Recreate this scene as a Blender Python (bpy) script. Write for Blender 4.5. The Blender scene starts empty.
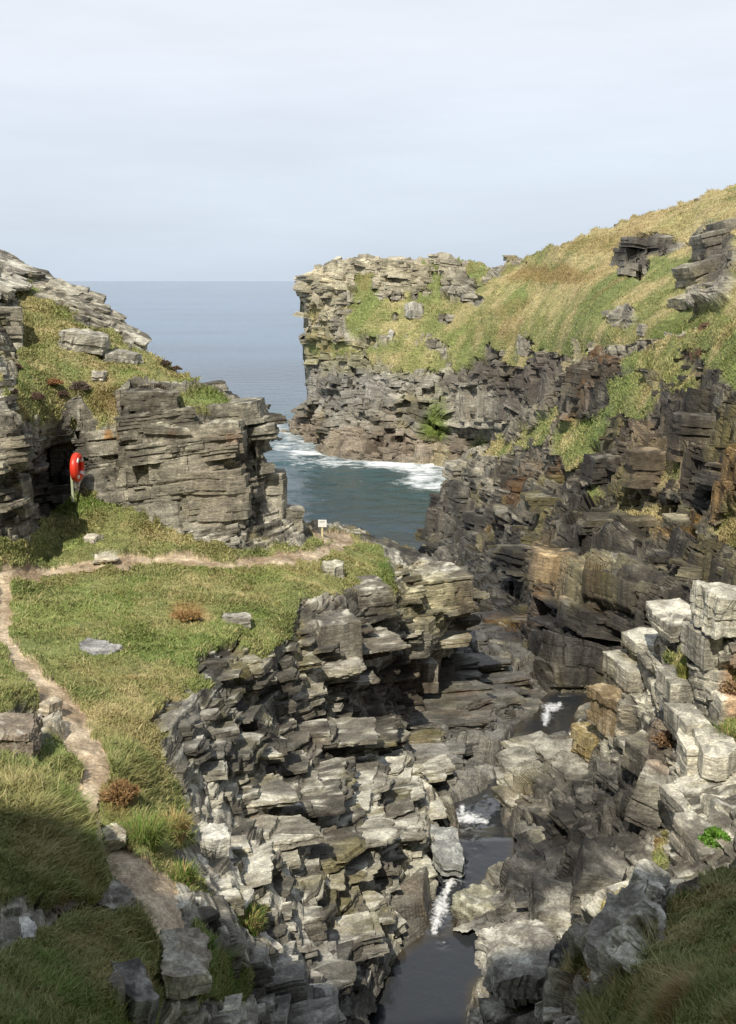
import bpy, math, random
import numpy as np
rng = np.random.default_rng(11)
random.seed(5)
scn = bpy.context.scene
COL = scn.collection
f32 = np.float32

# ------------------------------------------------------------------ camera model
W, H = 736, 1024
FPX = 1098.0
PITCH = math.radians(11.9)
CZ = 19.9                                   # eye height over the sea
CP, SP = math.cos(PITCH), math.sin(PITCH)

def slope(u, v):
    yy = (512 - v) / FPX
    dy = CP + yy * SP
    return (u - 368) / FPX / dy, (-SP + yy * CP) / dy

def at(u, v, D):
    a, b = slope(np.asarray(u, float), np.asarray(v, float))
    return np.stack([a * D, np.broadcast_to(D, np.shape(a)).astype(float), CZ + b * D], -1)

def D_for_z(v, zrel):                        # zrel: height relative to the eye
    return zrel / slope(0, v)[1]

# ------------------------------------------------------------------ noise
def _hash(*ks):
    with np.errstate(over='ignore'):
        h = np.uint32(2166136261)
        for n, k in enumerate(ks):
            k = np.asarray(k).astype(np.int64).astype(np.uint32)
            h = (h ^ k) * np.uint32(16777619)
            h = h ^ (h >> np.uint32(15))
            h = h * np.uint32(2246822519)
            h = h ^ (h >> np.uint32(13))
    return h

def hsh(*ks):
    return (_hash(*ks) >> np.uint32(8)).astype(f32) / f32(16777216.0)

def vnoise(P, seed=0):
    P = np.asarray(P, f32)
    I = np.floor(P).astype(np.int64)
    F = P - I
    F = F * F * F * (F * (F * 6 - 15) + 10)
    x, y, z = I[..., 0], I[..., 1], I[..., 2]
    fx, fy, fz = F[..., 0], F[..., 1], F[..., 2]
    out = 0
    for dx in (0, 1):
        wx = fx if dx else 1 - fx
        for dy in (0, 1):
            wy = fy if dy else 1 - fy
            for dz in (0, 1):
                wz = fz if dz else 1 - fz
                out = out + wx * wy * wz * hsh(x + dx, y + dy, z + dz, seed)
    return out * 2 - 1

def fbm(P, octaves=4, seed=0, gain=0.5, lac=2.03):
    a, s, tot = 1.0, 0.0, 0.0
    P = np.asarray(P, f32)
    for o in range(octaves):
        s = s + a * vnoise(P, seed + o * 17)
        tot += a
        a *= gain
        P = P * lac + 3.7
    return s / tot * 1.6

def cells(x, w, seed, jit=0.75):
    xs = x / w
    i = np.floor(xs).astype(np.int64)
    j = hsh(i, seed, 91) * jit
    idc = np.where(xs >= i + j, i, i - 1)
    bl = idc + hsh(idc, seed, 91) * jit
    br = idc + 1 + hsh(idc + 1, seed, 91) * jit
    fr = (xs - bl) / np.maximum(br - bl, 1e-4)
    d = np.minimum(xs - bl, br - xs) * w
    return idc, fr, d, (br - bl) * w

def sstep(a, b, x):
    t = np.clip((x - a) / (b - a), 0, 1)
    return t * t * (3 - 2 * t)

def lerp(a, b, t):
    return a + (b - a) * t

def mixc(c, col, t):
    return c + (np.asarray(col, f32) - c) * t[..., None]

def norm(v):
    return v / np.maximum(np.linalg.norm(v, axis=-1, keepdims=True), 1e-9)

# ------------------------------------------------------------------ 2-D shapes on the plan
def sdf(u, v, poly):
    P = np.asarray(poly, float)
    out = np.full(u.shape, 1e9)
    ins = np.zeros(u.shape, bool)
    for k in range(len(P)):
        ax, ay = P[k]
        bx, by = P[(k + 1) % len(P)]
        ex, ey = bx - ax, by - ay
        wx, wy = u - ax, v - ay
        t = np.clip((wx * ex + wy * ey) / max(ex * ex + ey * ey, 1e-9), 0, 1)
        out = np.minimum(out, (wx - ex * t) ** 2 + (wy - ey * t) ** 2)
        c = ((ay <= v) != (by <= v))
        if abs(ey) > 1e-9:
            ins ^= c & (u < ax + (v - ay) / ey * ex)
    d = np.sqrt(out)
    return np.where(ins, -d, d)

def polyline_d(u, v, pts):
    """signed distance (negative inside) to a ribbon given by (u, v, half width)"""
    out = np.full(u.shape, 1e9)
    for (ax, ay, ra), (bx, by, rb) in zip(pts[:-1], pts[1:]):
        ex, ey = bx - ax, by - ay
        wx, wy = u - ax, v - ay
        t = np.clip((wx * ex + wy * ey) / max(ex * ex + ey * ey, 1e-9), 0, 1)
        d = np.sqrt((wx - ex * t) ** 2 + (wy - ey * t) ** 2) - (ra + (rb - ra) * t)
        out = np.minimum(out, d)
    return out

def zmap(z, v):                              # the gorge floor is shallow close by and deeper towards the sea
    return z if z > -8 else -8 + (z + 8) * (0.42 + 0.241 * float(sstep(790, 680, v)))

def remap(ctrl):
    out = []
    for q in ctrl:
        b = slope(0, q[1])[1]
        z = b * q[2] if q[2] is not None else q[3]
        out.append((q[0], q[1], None, zmap(z, q[1])) if z < -8 else q)
    return out

def scaled_v(ctrl):
    return [(a, b, d * (0.70 + 0.115 * float(sstep(800, 680, b)))) for a, b, d in ctrl]

def scaled(ctrl, k):
    return [(a, b, d * k) for a, b, d in ctrl]

def rbf(ctrl, u, v, c=6.0):
    A = np.array([(a, b) for a, b, *_ in ctrl], float) / 100.0
    w = np.array([1.0 / (q[2] if q[2] is not None else D_for_z(q[1], q[3])) for q in ctrl])
    cc = c / 100.0
    n = len(A)
    K = np.sqrt(((A[:, None] - A[None]) ** 2).sum(-1) + cc * cc)
    Pm = np.c_[np.ones(n), A]
    M = np.zeros((n + 3, n + 3))
    M[:n, :n] = K
    M[:n, n:] = Pm
    M[n:, :n] = Pm.T
    sol = np.linalg.lstsq(M, np.r_[w, 0, 0, 0], rcond=None)[0]
    uu, vv = u.ravel() / 100.0, v.ravel() / 100.0
    r = sol[n] + sol[n + 1] * uu + sol[n + 2] * vv
    for k in range(n):
        r = r + sol[k] * np.sqrt((uu - A[k, 0]) ** 2 + (vv - A[k, 1]) ** 2 + cc * cc)
    lo, hi = w.min() * 0.9, w.max() * 1.3
    return 1.0 / np.clip(r, lo, hi).reshape(u.shape)

# ------------------------------------------------------------------ mesh helpers
def mesh_from(name, V, F, mat, cols=None, wet=None, smooth=False, parent=None, k=4):
    me = bpy.data.meshes.new(name)
    nv, nf = len(V), len(F)
    me.vertices.add(nv)
    me.vertices.foreach_set('co', np.ascontiguousarray(V, f32).ravel())
    me.loops.add(nf * k)
    me.loops.foreach_set('vertex_index', np.ascontiguousarray(F, np.int32).ravel())
    me.polygons.add(nf)
    me.polygons.foreach_set('loop_start', np.arange(0, nf * k, k, dtype=np.int32))
    me.polygons.foreach_set('use_smooth', np.full(nf, bool(smooth)))
    me.update(calc_edges=True)
    if cols is not None:
        a = me.attributes.new('Col', 'FLOAT_COLOR', 'POINT')
        c4 = np.ones((nv, 4), f32)
        c4[:, :3] = cols
        a.data.foreach_set('color', c4.ravel())
    if wet is not None:
        a = me.attributes.new('Wet', 'FLOAT', 'POINT')
        a.data.foreach_set('value', np.ascontiguousarray(wet, f32))
    me.materials.append(mat)
    o = bpy.data.objects.new(name, me)
    COL.objects.link(o)
    if parent:
        o.parent = parent
    return o

def tag(o, label=None, cat=None, group=None, kind=None):
    if label: o['label'] = label
    if cat: o['category'] = cat
    if group: o['group'] = group
    if kind: o['kind'] = kind
    return o

def empty(name, loc, rz=0.0):
    o = bpy.data.objects.new(name, None)
    o.location = loc
    o.rotation_euler = (0, 0, rz)
    o.empty_display_size = 0.1
    COL.objects.link(o)
    return o

# ------------------------------------------------------------------ materials
def new_mat(name):
    m = bpy.data.materials.new(name)
    m.use_nodes = True
    nt = m.node_tree
    return m, nt, nt.nodes['Principled BSDF']

def attr_mat(name, nscale, var, bump, bscale, rough=0.9, stretch=1.0, spec=0.3, lichen=0.0):
    m, nt, b = new_mat(name)
    N, L = nt.nodes, nt.links
    a = N.new('ShaderNodeAttribute'); a.attribute_name = 'Col'
    w = N.new('ShaderNodeAttribute'); w.attribute_name = 'Wet'
    g = N.new('ShaderNodeNewGeometry')
    mp = N.new('ShaderNodeMapping'); mp.inputs['Scale'].default_value = (1, 1, stretch)
    L.new(g.outputs['Position'], mp.inputs['Vector'])
    n = N.new('ShaderNodeTexNoise'); n.inputs['Scale'].default_value = nscale; n.inputs['Detail'].default_value = 6; n.inputs['Roughness'].default_value = 0.7
    L.new(mp.outputs['Vector'], n.inputs['Vector'])
    r = N.new('ShaderNodeMapRange'); r.inputs['From Min'].default_value = 0.25; r.inputs['From Max'].default_value = 0.75
    r.inputs['To Min'].default_value = 1 - var; r.inputs['To Max'].default_value = 1 + var
    L.new(n.outputs['Fac'], r.inputs['Value'])
    mx = N.new('ShaderNodeMix'); mx.data_type = 'RGBA'; mx.blend_type = 'MULTIPLY'; mx.inputs['Factor'].default_value = 1
    L.new(a.outputs['Color'], mx.inputs['A'])
    L.new(r.outputs['Result'], mx.inputs['B'])
    last = mx
    if lichen:
        st = N.new('ShaderNodeMapping'); st.inputs['Scale'].default_value = (1.0, 1.0, 11.0); st.inputs['Rotation'].default_value = (0.05, -0.06, 0)
        L.new(g.outputs['Position'], st.inputs['Vector'])
        ns = N.new('ShaderNodeTexNoise'); ns.inputs['Scale'].default_value = nscale * 0.8; ns.inputs['Detail'].default_value = 5; ns.inputs['Roughness'].default_value = 0.65
        L.new(st.outputs['Vector'], ns.inputs['Vector'])
        rs = N.new('ShaderNodeMapRange'); rs.inputs['From Min'].default_value = 0.3; rs.inputs['From Max'].default_value = 0.7; rs.inputs['To Min'].default_value = 0.66; rs.inputs['To Max'].default_value = 1.34
        L.new(ns.outputs['Fac'], rs.inputs['Value'])
        m2 = N.new('ShaderNodeMix'); m2.data_type = 'RGBA'; m2.blend_type = 'MULTIPLY'; m2.inputs['Factor'].default_value = 1
        L.new(mx.outputs['Result'], m2.inputs['A']); L.new(rs.outputs['Result'], m2.inputs['B'])
        nl = N.new('ShaderNodeTexNoise'); nl.inputs['Scale'].default_value = nscale * 2.3; nl.inputs['Detail'].default_value = 7; nl.inputs['Roughness'].default_value = 0.72
        L.new(g.outputs['Position'], nl.inputs['Vector'])
        rl = N.new('ShaderNodeMapRange'); rl.inputs['From Min'].default_value = 0.56; rl.inputs['From Max'].default_value = 0.68; rl.inputs['To Max'].default_value = lichen
        L.new(nl.outputs['Fac'], rl.inputs['Value'])
        m3 = N.new('ShaderNodeMix'); m3.data_type = 'RGBA'; m3.blend_type = 'MULTIPLY'
        L.new(rl.outputs['Result'], m3.inputs['Factor'])
        L.new(m2.outputs['Result'], m3.inputs['A']); m3.inputs['B'].default_value = (1.9, 1.88, 1.75, 1)
        nf = N.new('ShaderNodeTexNoise'); nf.inputs['Scale'].default_value = nscale * 7.5; nf.inputs['Detail'].default_value = 4; nf.inputs['Roughness'].default_value = 0.7
        L.new(g.outputs['Position'], nf.inputs['Vector'])
        rf = N.new('ShaderNodeMapRange'); rf.inputs['From Min'].default_value = 0.32; rf.inputs['From Max'].default_value = 0.68; rf.inputs['To Min'].default_value = 0.62; rf.inputs['To Max'].default_value = 1.38
        L.new(nf.outputs['Fac'], rf.inputs['Value'])
        m4 = N.new('ShaderNodeMix'); m4.data_type = 'RGBA'; m4.blend_type = 'MULTIPLY'; m4.inputs['Factor'].default_value = 1
        L.new(m3.outputs['Result'], m4.inputs['A']); L.new(rf.outputs['Result'], m4.inputs['B'])
        last = m4
    L.new(last.outputs['Result'], b.inputs['Base Color'])
    rr = N.new('ShaderNodeMapRange'); rr.inputs['To Min'].default_value = rough; rr.inputs['To Max'].default_value = 0.28
    L.new(w.outputs['Fac'], rr.inputs['Value'])
    L.new(rr.outputs['Result'], b.inputs['Roughness'])
    b.inputs['Specular IOR Level'].default_value = spec
    if bump:
        n2 = N.new('ShaderNodeTexNoise'); n2.inputs['Scale'].default_value = bscale; n2.inputs['Detail'].default_value = 5; n2.inputs['Roughness'].default_value = 0.65
        L.new(mp.outputs['Vector'], n2.inputs['Vector'])
        bp = N.new('ShaderNodeBump'); bp.inputs['Strength'].default_value = bump; bp.inputs['Distance'].default_value = 0.06
        L.new(n2.outputs['Fac'], bp.inputs['Height'])
        L.new(bp.outputs['Normal'], b.inputs['Normal'])
    return m

M_ROCK = attr_mat('slate_rock', 3.0, 0.38, 0.7, 5.0, 0.88, 3.0, lichen=0.7)
M_FAR = attr_mat('far_slate', 0.9, 0.30, 0.6, 1.5, 0.9, 2.5, lichen=0.6)
M_GRASS = attr_mat('turf_blade', 4.0, 0.18, 0.0, 1.0, 0.7, 1.0, 0.15)

def plain(name, col, rough=0.6, var=0.12, scale=20.0, spec=0.4, bump=0.0):
    m, nt, b = new_mat(name)
    N, L = nt.nodes, nt.links
    g = N.new('ShaderNodeTexCoord')
    n = N.new('ShaderNodeTexNoise'); n.inputs['Scale'].default_value = scale; n.inputs['Detail'].default_value = 4
    L.new(g.outputs['Object'], n.inputs['Vector'])
    cr = N.new('ShaderNodeValToRGB')
    cr.color_ramp.elements[0].position = 0.3
    cr.color_ramp.elements[1].position = 0.7
    cr.color_ramp.elements[0].color = (*[c * (1 - var) for c in col], 1)
    cr.color_ramp.elements[1].color = (*[min(1, c * (1 + var)) for c in col], 1)
    L.new(n.outputs['Fac'], cr.inputs['Fac'])
    L.new(cr.outputs['Color'], b.inputs['Base Color'])
    b.inputs['Roughness'].default_value = rough
    b.inputs['Specular IOR Level'].default_value = spec
    if bump:
        bp = N.new('ShaderNodeBump'); bp.inputs['Strength'].default_value = bump; bp.inputs['Distance'].default_value = 0.01
        L.new(n.outputs['Fac'], bp.inputs['Height']); L.new(bp.outputs['Normal'], b.inputs['Normal'])
    return m

M_RED = plain('weathered_red_plastic', (0.72, 0.045, 0.02), 0.4, 0.15, 9, 0.5)
M_WHITE = plain('white_paint', (0.75, 0.75, 0.72), 0.55, 0.06, 14)
M_GREY = plain('grey_lettering', (0.28, 0.29, 0.30), 0.6, 0.1, 30)
M_POST = plain('pale_green_post', (0.40, 0.44, 0.30), 0.7, 0.15, 12)
M_CREAM = plain('cream_post', (0.62, 0.55, 0.33), 0.7, 0.12, 12)

# ------------------------------------------------------------------ slate
class Rock:
    def __init__(s, dip=(0.05, 0.02), scales=((1.2, 3.0, 2.5, 0.5, 0.2), (0.35, 1.1, 1.0, 0.16, 0.08)), lam=(0.07, 0.03),
                 rough=(1.6, 0.06), warp=(3.0, 0.35), terr={0: 0.5, 1: 0.7}, yaw=0.35, big=(6.0, 0.4), strike_skew=0.15, jog=0.7):
        s.__dict__.update(dip=dip, scales=scales, lam=lam, rough=rough, warp=warp, terr=terr, yaw=yaw, big=big, skew=strike_skew, jog=jog)

def rock_fields(P, R, seed):
    bn = norm(np.array([R.dip[0], R.dip[1], 1.0]))
    s1 = norm(np.cross([math.sin(R.yaw), -math.cos(R.yaw), 0.0], bn))
    s2 = np.cross(bn, s1)
    ws, wa = R.warp
    Q = P / ws
    wv = np.stack([fbm(Q + 11, 3, seed), fbm(Q + 37, 3, seed + 5)], -1) * wa
    b = (P @ bn + wv[:, 0] * 0.55).astype(f32)
    p = (P @ s1 + wv[:, 1] * 1.2 + b * R.skew).astype(f32)
    q = (P @ s2 + wv[:, 0] * 1.2).astype(f32)
    disp = np.zeros(len(P), f32)
    terr = np.zeros(len(P), f32)
    rnds = []
    ris = np.zeros(len(P), bool)
    for n, (h, w1, w2, amp, crack) in enumerate(R.scales):
        i0, _, _, _ = cells(p, w1 * 1.6, seed + n * 31 + 7, 0.8)
        k0, _, _, _ = cells(q, w2 * 1.6, seed + n * 31 + 8, 0.8)
        bj = b + (hsh(i0, k0, seed + n) - 0.5) * h * R.jog
        L, tb, db, th = cells(bj, h, seed + 100 * n + 1, 0.8)
        i, _, di, _ = cells(p + hsh(L, seed + n, 3) * w1 * 9, w1, L * 7 + seed + n, 0.8)
        k, _, dk, _ = cells(q + hsh(L, seed + n, 4) * w2 * 9, w2, L * 13 + seed + n + 3, 0.8)
        r = hsh(L, i, k, seed + n)
        lr = hsh(L, seed + n, 77)
        rnds.append(r)
        disp += amp * (1.4 * (r - 0.5) + 0.8 * (lr - 0.5))
        cw = 0.045 * (0.6 + h)
        kr = hsh(L, i, seed + 9)
        disp -= crack * (np.exp(-(db / cw) ** 2) * (0.25 + lr) + np.exp(-(np.minimum(di, dk) / cw) ** 2) * np.where(kr > 0.45, 1.1, 0.2))
        if n in R.terr:
            T = sstep(0.30, 0.62, tb)
            ris = np.maximum(ris, (tb > 0.30) & (tb < 0.62)) if n < 2 else ris
            terr = terr + th * (T - tb) * R.terr[n]
    L, tb, db, th = cells(b, R.lam[0], seed + 700, 0.9)
    lam = hsh(L, seed, 5)
    i, _, di, _ = cells(p + lam * 5, R.lam[0] * 9, L + seed, 0.8)
    lam2 = hsh(L, i, seed, 8)
    disp += R.lam[1] * ((lam - 0.5) + (lam2 - 0.5))
    disp += R.rough[1] * fbm(P * R.rough[0], 5, seed + 40, 0.55)
    disp += R.big[1] * fbm(P / R.big[0], 3, seed + 60)
    streak = fbm(np.stack([p * 0.5, q * 0.5, b * 7.0], -1), 4, seed + 80, 0.6)
    return disp, terr, bn, rnds, streak, lam2, ris

def rock_colour(P, rnds, streak, lam2, pal, seed, lichen=0.25, lichen_col=(0.52, 0.50, 0.42), yellow=0.1, ochre=0.12, contrast=1.0, sc=1.0, up=None):
    n1 = fbm(P * 0.45 * sc, 4, seed + 200)
    n2 = fbm(P * 2.3 * sc, 4, seed + 210, 0.6)
    t = 0.5 + contrast * (0.20 * (rnds[-1] - 0.5) + 0.25 * (rnds[0] - 0.5) + 0.22 * streak + 0.14 * (lam2 - 0.5) + 0.20 * n1 + 0.16 * n2)
    t = np.clip(t, 0, 1).astype(f32)
    d, m, l = [np.asarray(c, f32) for c in pal]
    c = np.where((t < 0.5)[:, None], d + (m - d) * (t * 2)[:, None], m + (l - m) * (t * 2 - 1)[:, None])
    yl = sstep(0.25, 0.6, fbm(P * 0.8 * sc + 40, 4, seed + 230) + 0.25 * n2) * yellow
    c = mixc(c, (0.27, 0.23, 0.075), np.clip(yl, 0, 1))
    oc = sstep(0.3, 0.75, fbm(P * np.array([0.7, 0.7, 0.25]) * sc + 80, 4, seed + 240) + 0.3 * streak) * ochre
    c = mixc(c, (0.22, 0.11, 0.035), np.clip(oc, 0, 1))
    li = sstep(0.18, 0.42, n2 * 0.7 + 0.5 * fbm(P * 6.0 * sc, 3, seed + 250) + 0.3 * n1 + (rnds[-1] - 0.5) * 0.5) * lichen
    if up is not None:
        li = li * (0.25 + 1.0 * np.clip(up, 0, 1))
    c = mixc(c, lichen_col, np.clip(li, 0, 1))
    return c

def outline(a, b, seg, r, jit=0.2, chop=0.45, wob=0.035):
    cs = []
    for sx, sy in ((1, 1), (-1, 1), (-1, -1), (1, -1)):
        cs.append(np.array([sx * a * (1 + r.uniform(-jit, jit)), sy * b * (1 + r.uniform(-jit, jit))]))
    pts = []
    for k in range(4):
        c0, cp, cn = cs[k], cs[k - 1], cs[(k + 1) % 4]
        if r.random() < chop:
            f, g2 = r.uniform(0.1, 0.45), r.uniform(0.1, 0.45)
            pts += [c0 + (cp - c0) * f, c0 + (cn - c0) * g2]
        else:
            pts.append(c0)
    out, nrm = [], []
    for k in range(len(pts)):
        p, q = pts[k], pts[(k + 1) % len(pts)]
        d = q - p
        ln = np.linalg.norm(d)
        m = max(1, int(round(ln / seg)))
        t = np.arange(m) / m
        nn = np.array([d[1], -d[0]]) / max(ln, 1e-6)
        off = r.normal(0, 1, m) * 0.5
        off = off + np.interp(np.arange(m), np.arange(0, m + 4, 4), r.normal(0, 1, len(np.arange(0, m + 4, 4))))
        off[0] *= 0.3
        out.append(p + d * t[:, None] + nn * (off * wob * min(a, b))[:, None])
    return np.concatenate(out)

def slab(L, Wd, T, lam, seg, r, wob=0.03):
    """a broken slate slab: stepped laminae round an irregular jointed outline, rough flat top"""
    o = outline(L / 2, Wd / 2, seg, r, wob=wob)
    n = len(o)
    nl = max(2, int(round(T / lam)))
    hs = np.abs(r.normal(1, 0.5, nl)) + 0.25
    z = np.r_[0, np.cumsum(hs)]
    z = z / z[-1] * T - T / 2
    rings = []
    sh = np.zeros(2)
    ed = 0.0
    slope_n = r.normal(0, 1, n)
    for k in range(3):
        slope_n = 0.5 * slope_n + 0.25 * np.roll(slope_n, 1) + 0.25 * np.roll(slope_n, -1)
    for k in range(nl):
        sh = sh * 0.6 + r.normal(0, 0.028, 2) * np.array([L, Wd])
        ang = r.uniform(0, 6.28)
        dirw = np.clip((o / np.array([L, Wd])) @ np.array([math.cos(ang), math.sin(ang)]) * 2, 0, 1)
        cut = r.uniform(0, 0.16) * dirw if r.random() < 0.6 else 0 * dirw
        sc = 1 - r.uniform(0, 0.05) - cut - 0.02 * slope_n * r.normal()
        oo = o * sc[:, None] + sh + r.normal(0, 0.008 * min(L, Wd), (n, 2))
        rings.append(np.c_[oo, np.full(n, z[k])])
        rings.append(np.c_[oo * (1 - 0.006 * r.random()), np.full(n, z[k + 1])])
    top = rings[-1]
    c0 = top.mean(0)
    tilt = r.normal(0, 0.05, 2)
    nr_ = int(np.clip(min(L, Wd) / seg / 2.5, 3, 8))
    so_ = r.uniform(0, 99)
    for f in np.r_[0.95, np.linspace(0.95, 0.02, nr_ + 1)[1:]]:
        q = c0 + (top - c0) * f
        xy = np.c_[q[:, :2] / max(L, 0.1) * 3.0, np.full(n, so_)]
        q[:, 2] = T / 2 + (q[:, :2] - c0[:2]) @ tilt * (1 - f) + fbm(xy, 3, 88) * min(0.10 * T, 0.05 * L) * min(1.0, (1 - f) * 4) + 0.01 * T
        rings.append(q)
    V = np.concatenate(rings)
    R_ = len(rings)
    cap = np.repeat(np.arange(R_) >= 2 * nl - 1, n)
    i = np.arange(n); j = (i + 1) % n
    F = np.concatenate([np.stack([k * n + i, k * n + j, (k + 1) * n + j, (k + 1) * n + i], -1) for k in range(R_ - 1)])
    return V, F, cap

def basis(bn, yaw):
    z = norm(np.asarray(bn, float))
    x = norm(np.cross([-math.sin(yaw), math.cos(yaw), 0.0], z))
    return np.stack([x, np.cross(z, x), z], 0)      # rows: local axes in world

def project(P):
    d = P - np.array([0, 0, CZ])
    f = d[:, 1] * CP - d[:, 2] * SP
    up = d[:, 1] * SP + d[:, 2] * CP
    return 368 + FPX * d[:, 0] / f, 512 - FPX * up / f

G_GREEN, G_OLIVE, G_STRAW, G_RUST, G_LUSH = (0.200, 0.232, 0.082), (0.285, 0.268, 0.110), (0.46, 0.385, 0.20), (0.28, 0.17, 0.08), (0.165, 0.255, 0.058)

def grass_colour(P, seed, dry, lush=0.2, rust=0.1, sc=1.0):
    a = fbm(P * 0.35 * sc, 4, seed + 300)
    b = fbm(P * 1.4 * sc, 4, seed + 310, 0.6)
    c = np.tile(np.asarray(G_GREEN, f32), (len(P), 1))
    c = mixc(c, G_OLIVE, np.clip(0.5 + 0.9 * a + 0.4 * b, 0, 1))
    c = mixc(c, G_STRAW, np.clip(sstep(-0.35, 0.75, b + 0.7 * a + (dry - 0.5) * 2.0), 0, 1) * 0.85)
    c = mixc(c, G_LUSH, sstep(0.2, 0.7, fbm(P * 0.5 * sc + 9, 3, seed + 320)) * lush)
    c = mixc(c, G_RUST, sstep(0.35, 0.7, fbm(P * 0.7 * sc + 23, 4, seed + 330)) * rust)
    return c

def box(A, r, n):
    for _ in range(n):
        for ax in (0, 1):
            pad = [(0, 0)] * A.ndim
            pad[ax] = (r + 1, r)
            cs = np.cumsum(np.pad(A, pad, mode='edge'), axis=ax)
            k = 2 * r + 1
            hi = np.take(cs, np.arange(k, cs.shape[ax]), axis=ax)
            lo = np.take(cs, np.arange(0, cs.shape[ax] - k), axis=ax)
            A = (hi - lo) / k
    return A

SURF = {}

def surf_D(name, u, v):
    us, vs, D = SURF[name]
    i = int(np.clip(np.searchsorted(us, u), 0, len(us) - 1)); j = int(np.clip(np.searchsorted(vs, v), 0, len(vs) - 1))
    return float(D[j, i])

BLADES = []          # collected turf blades per sheet

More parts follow.
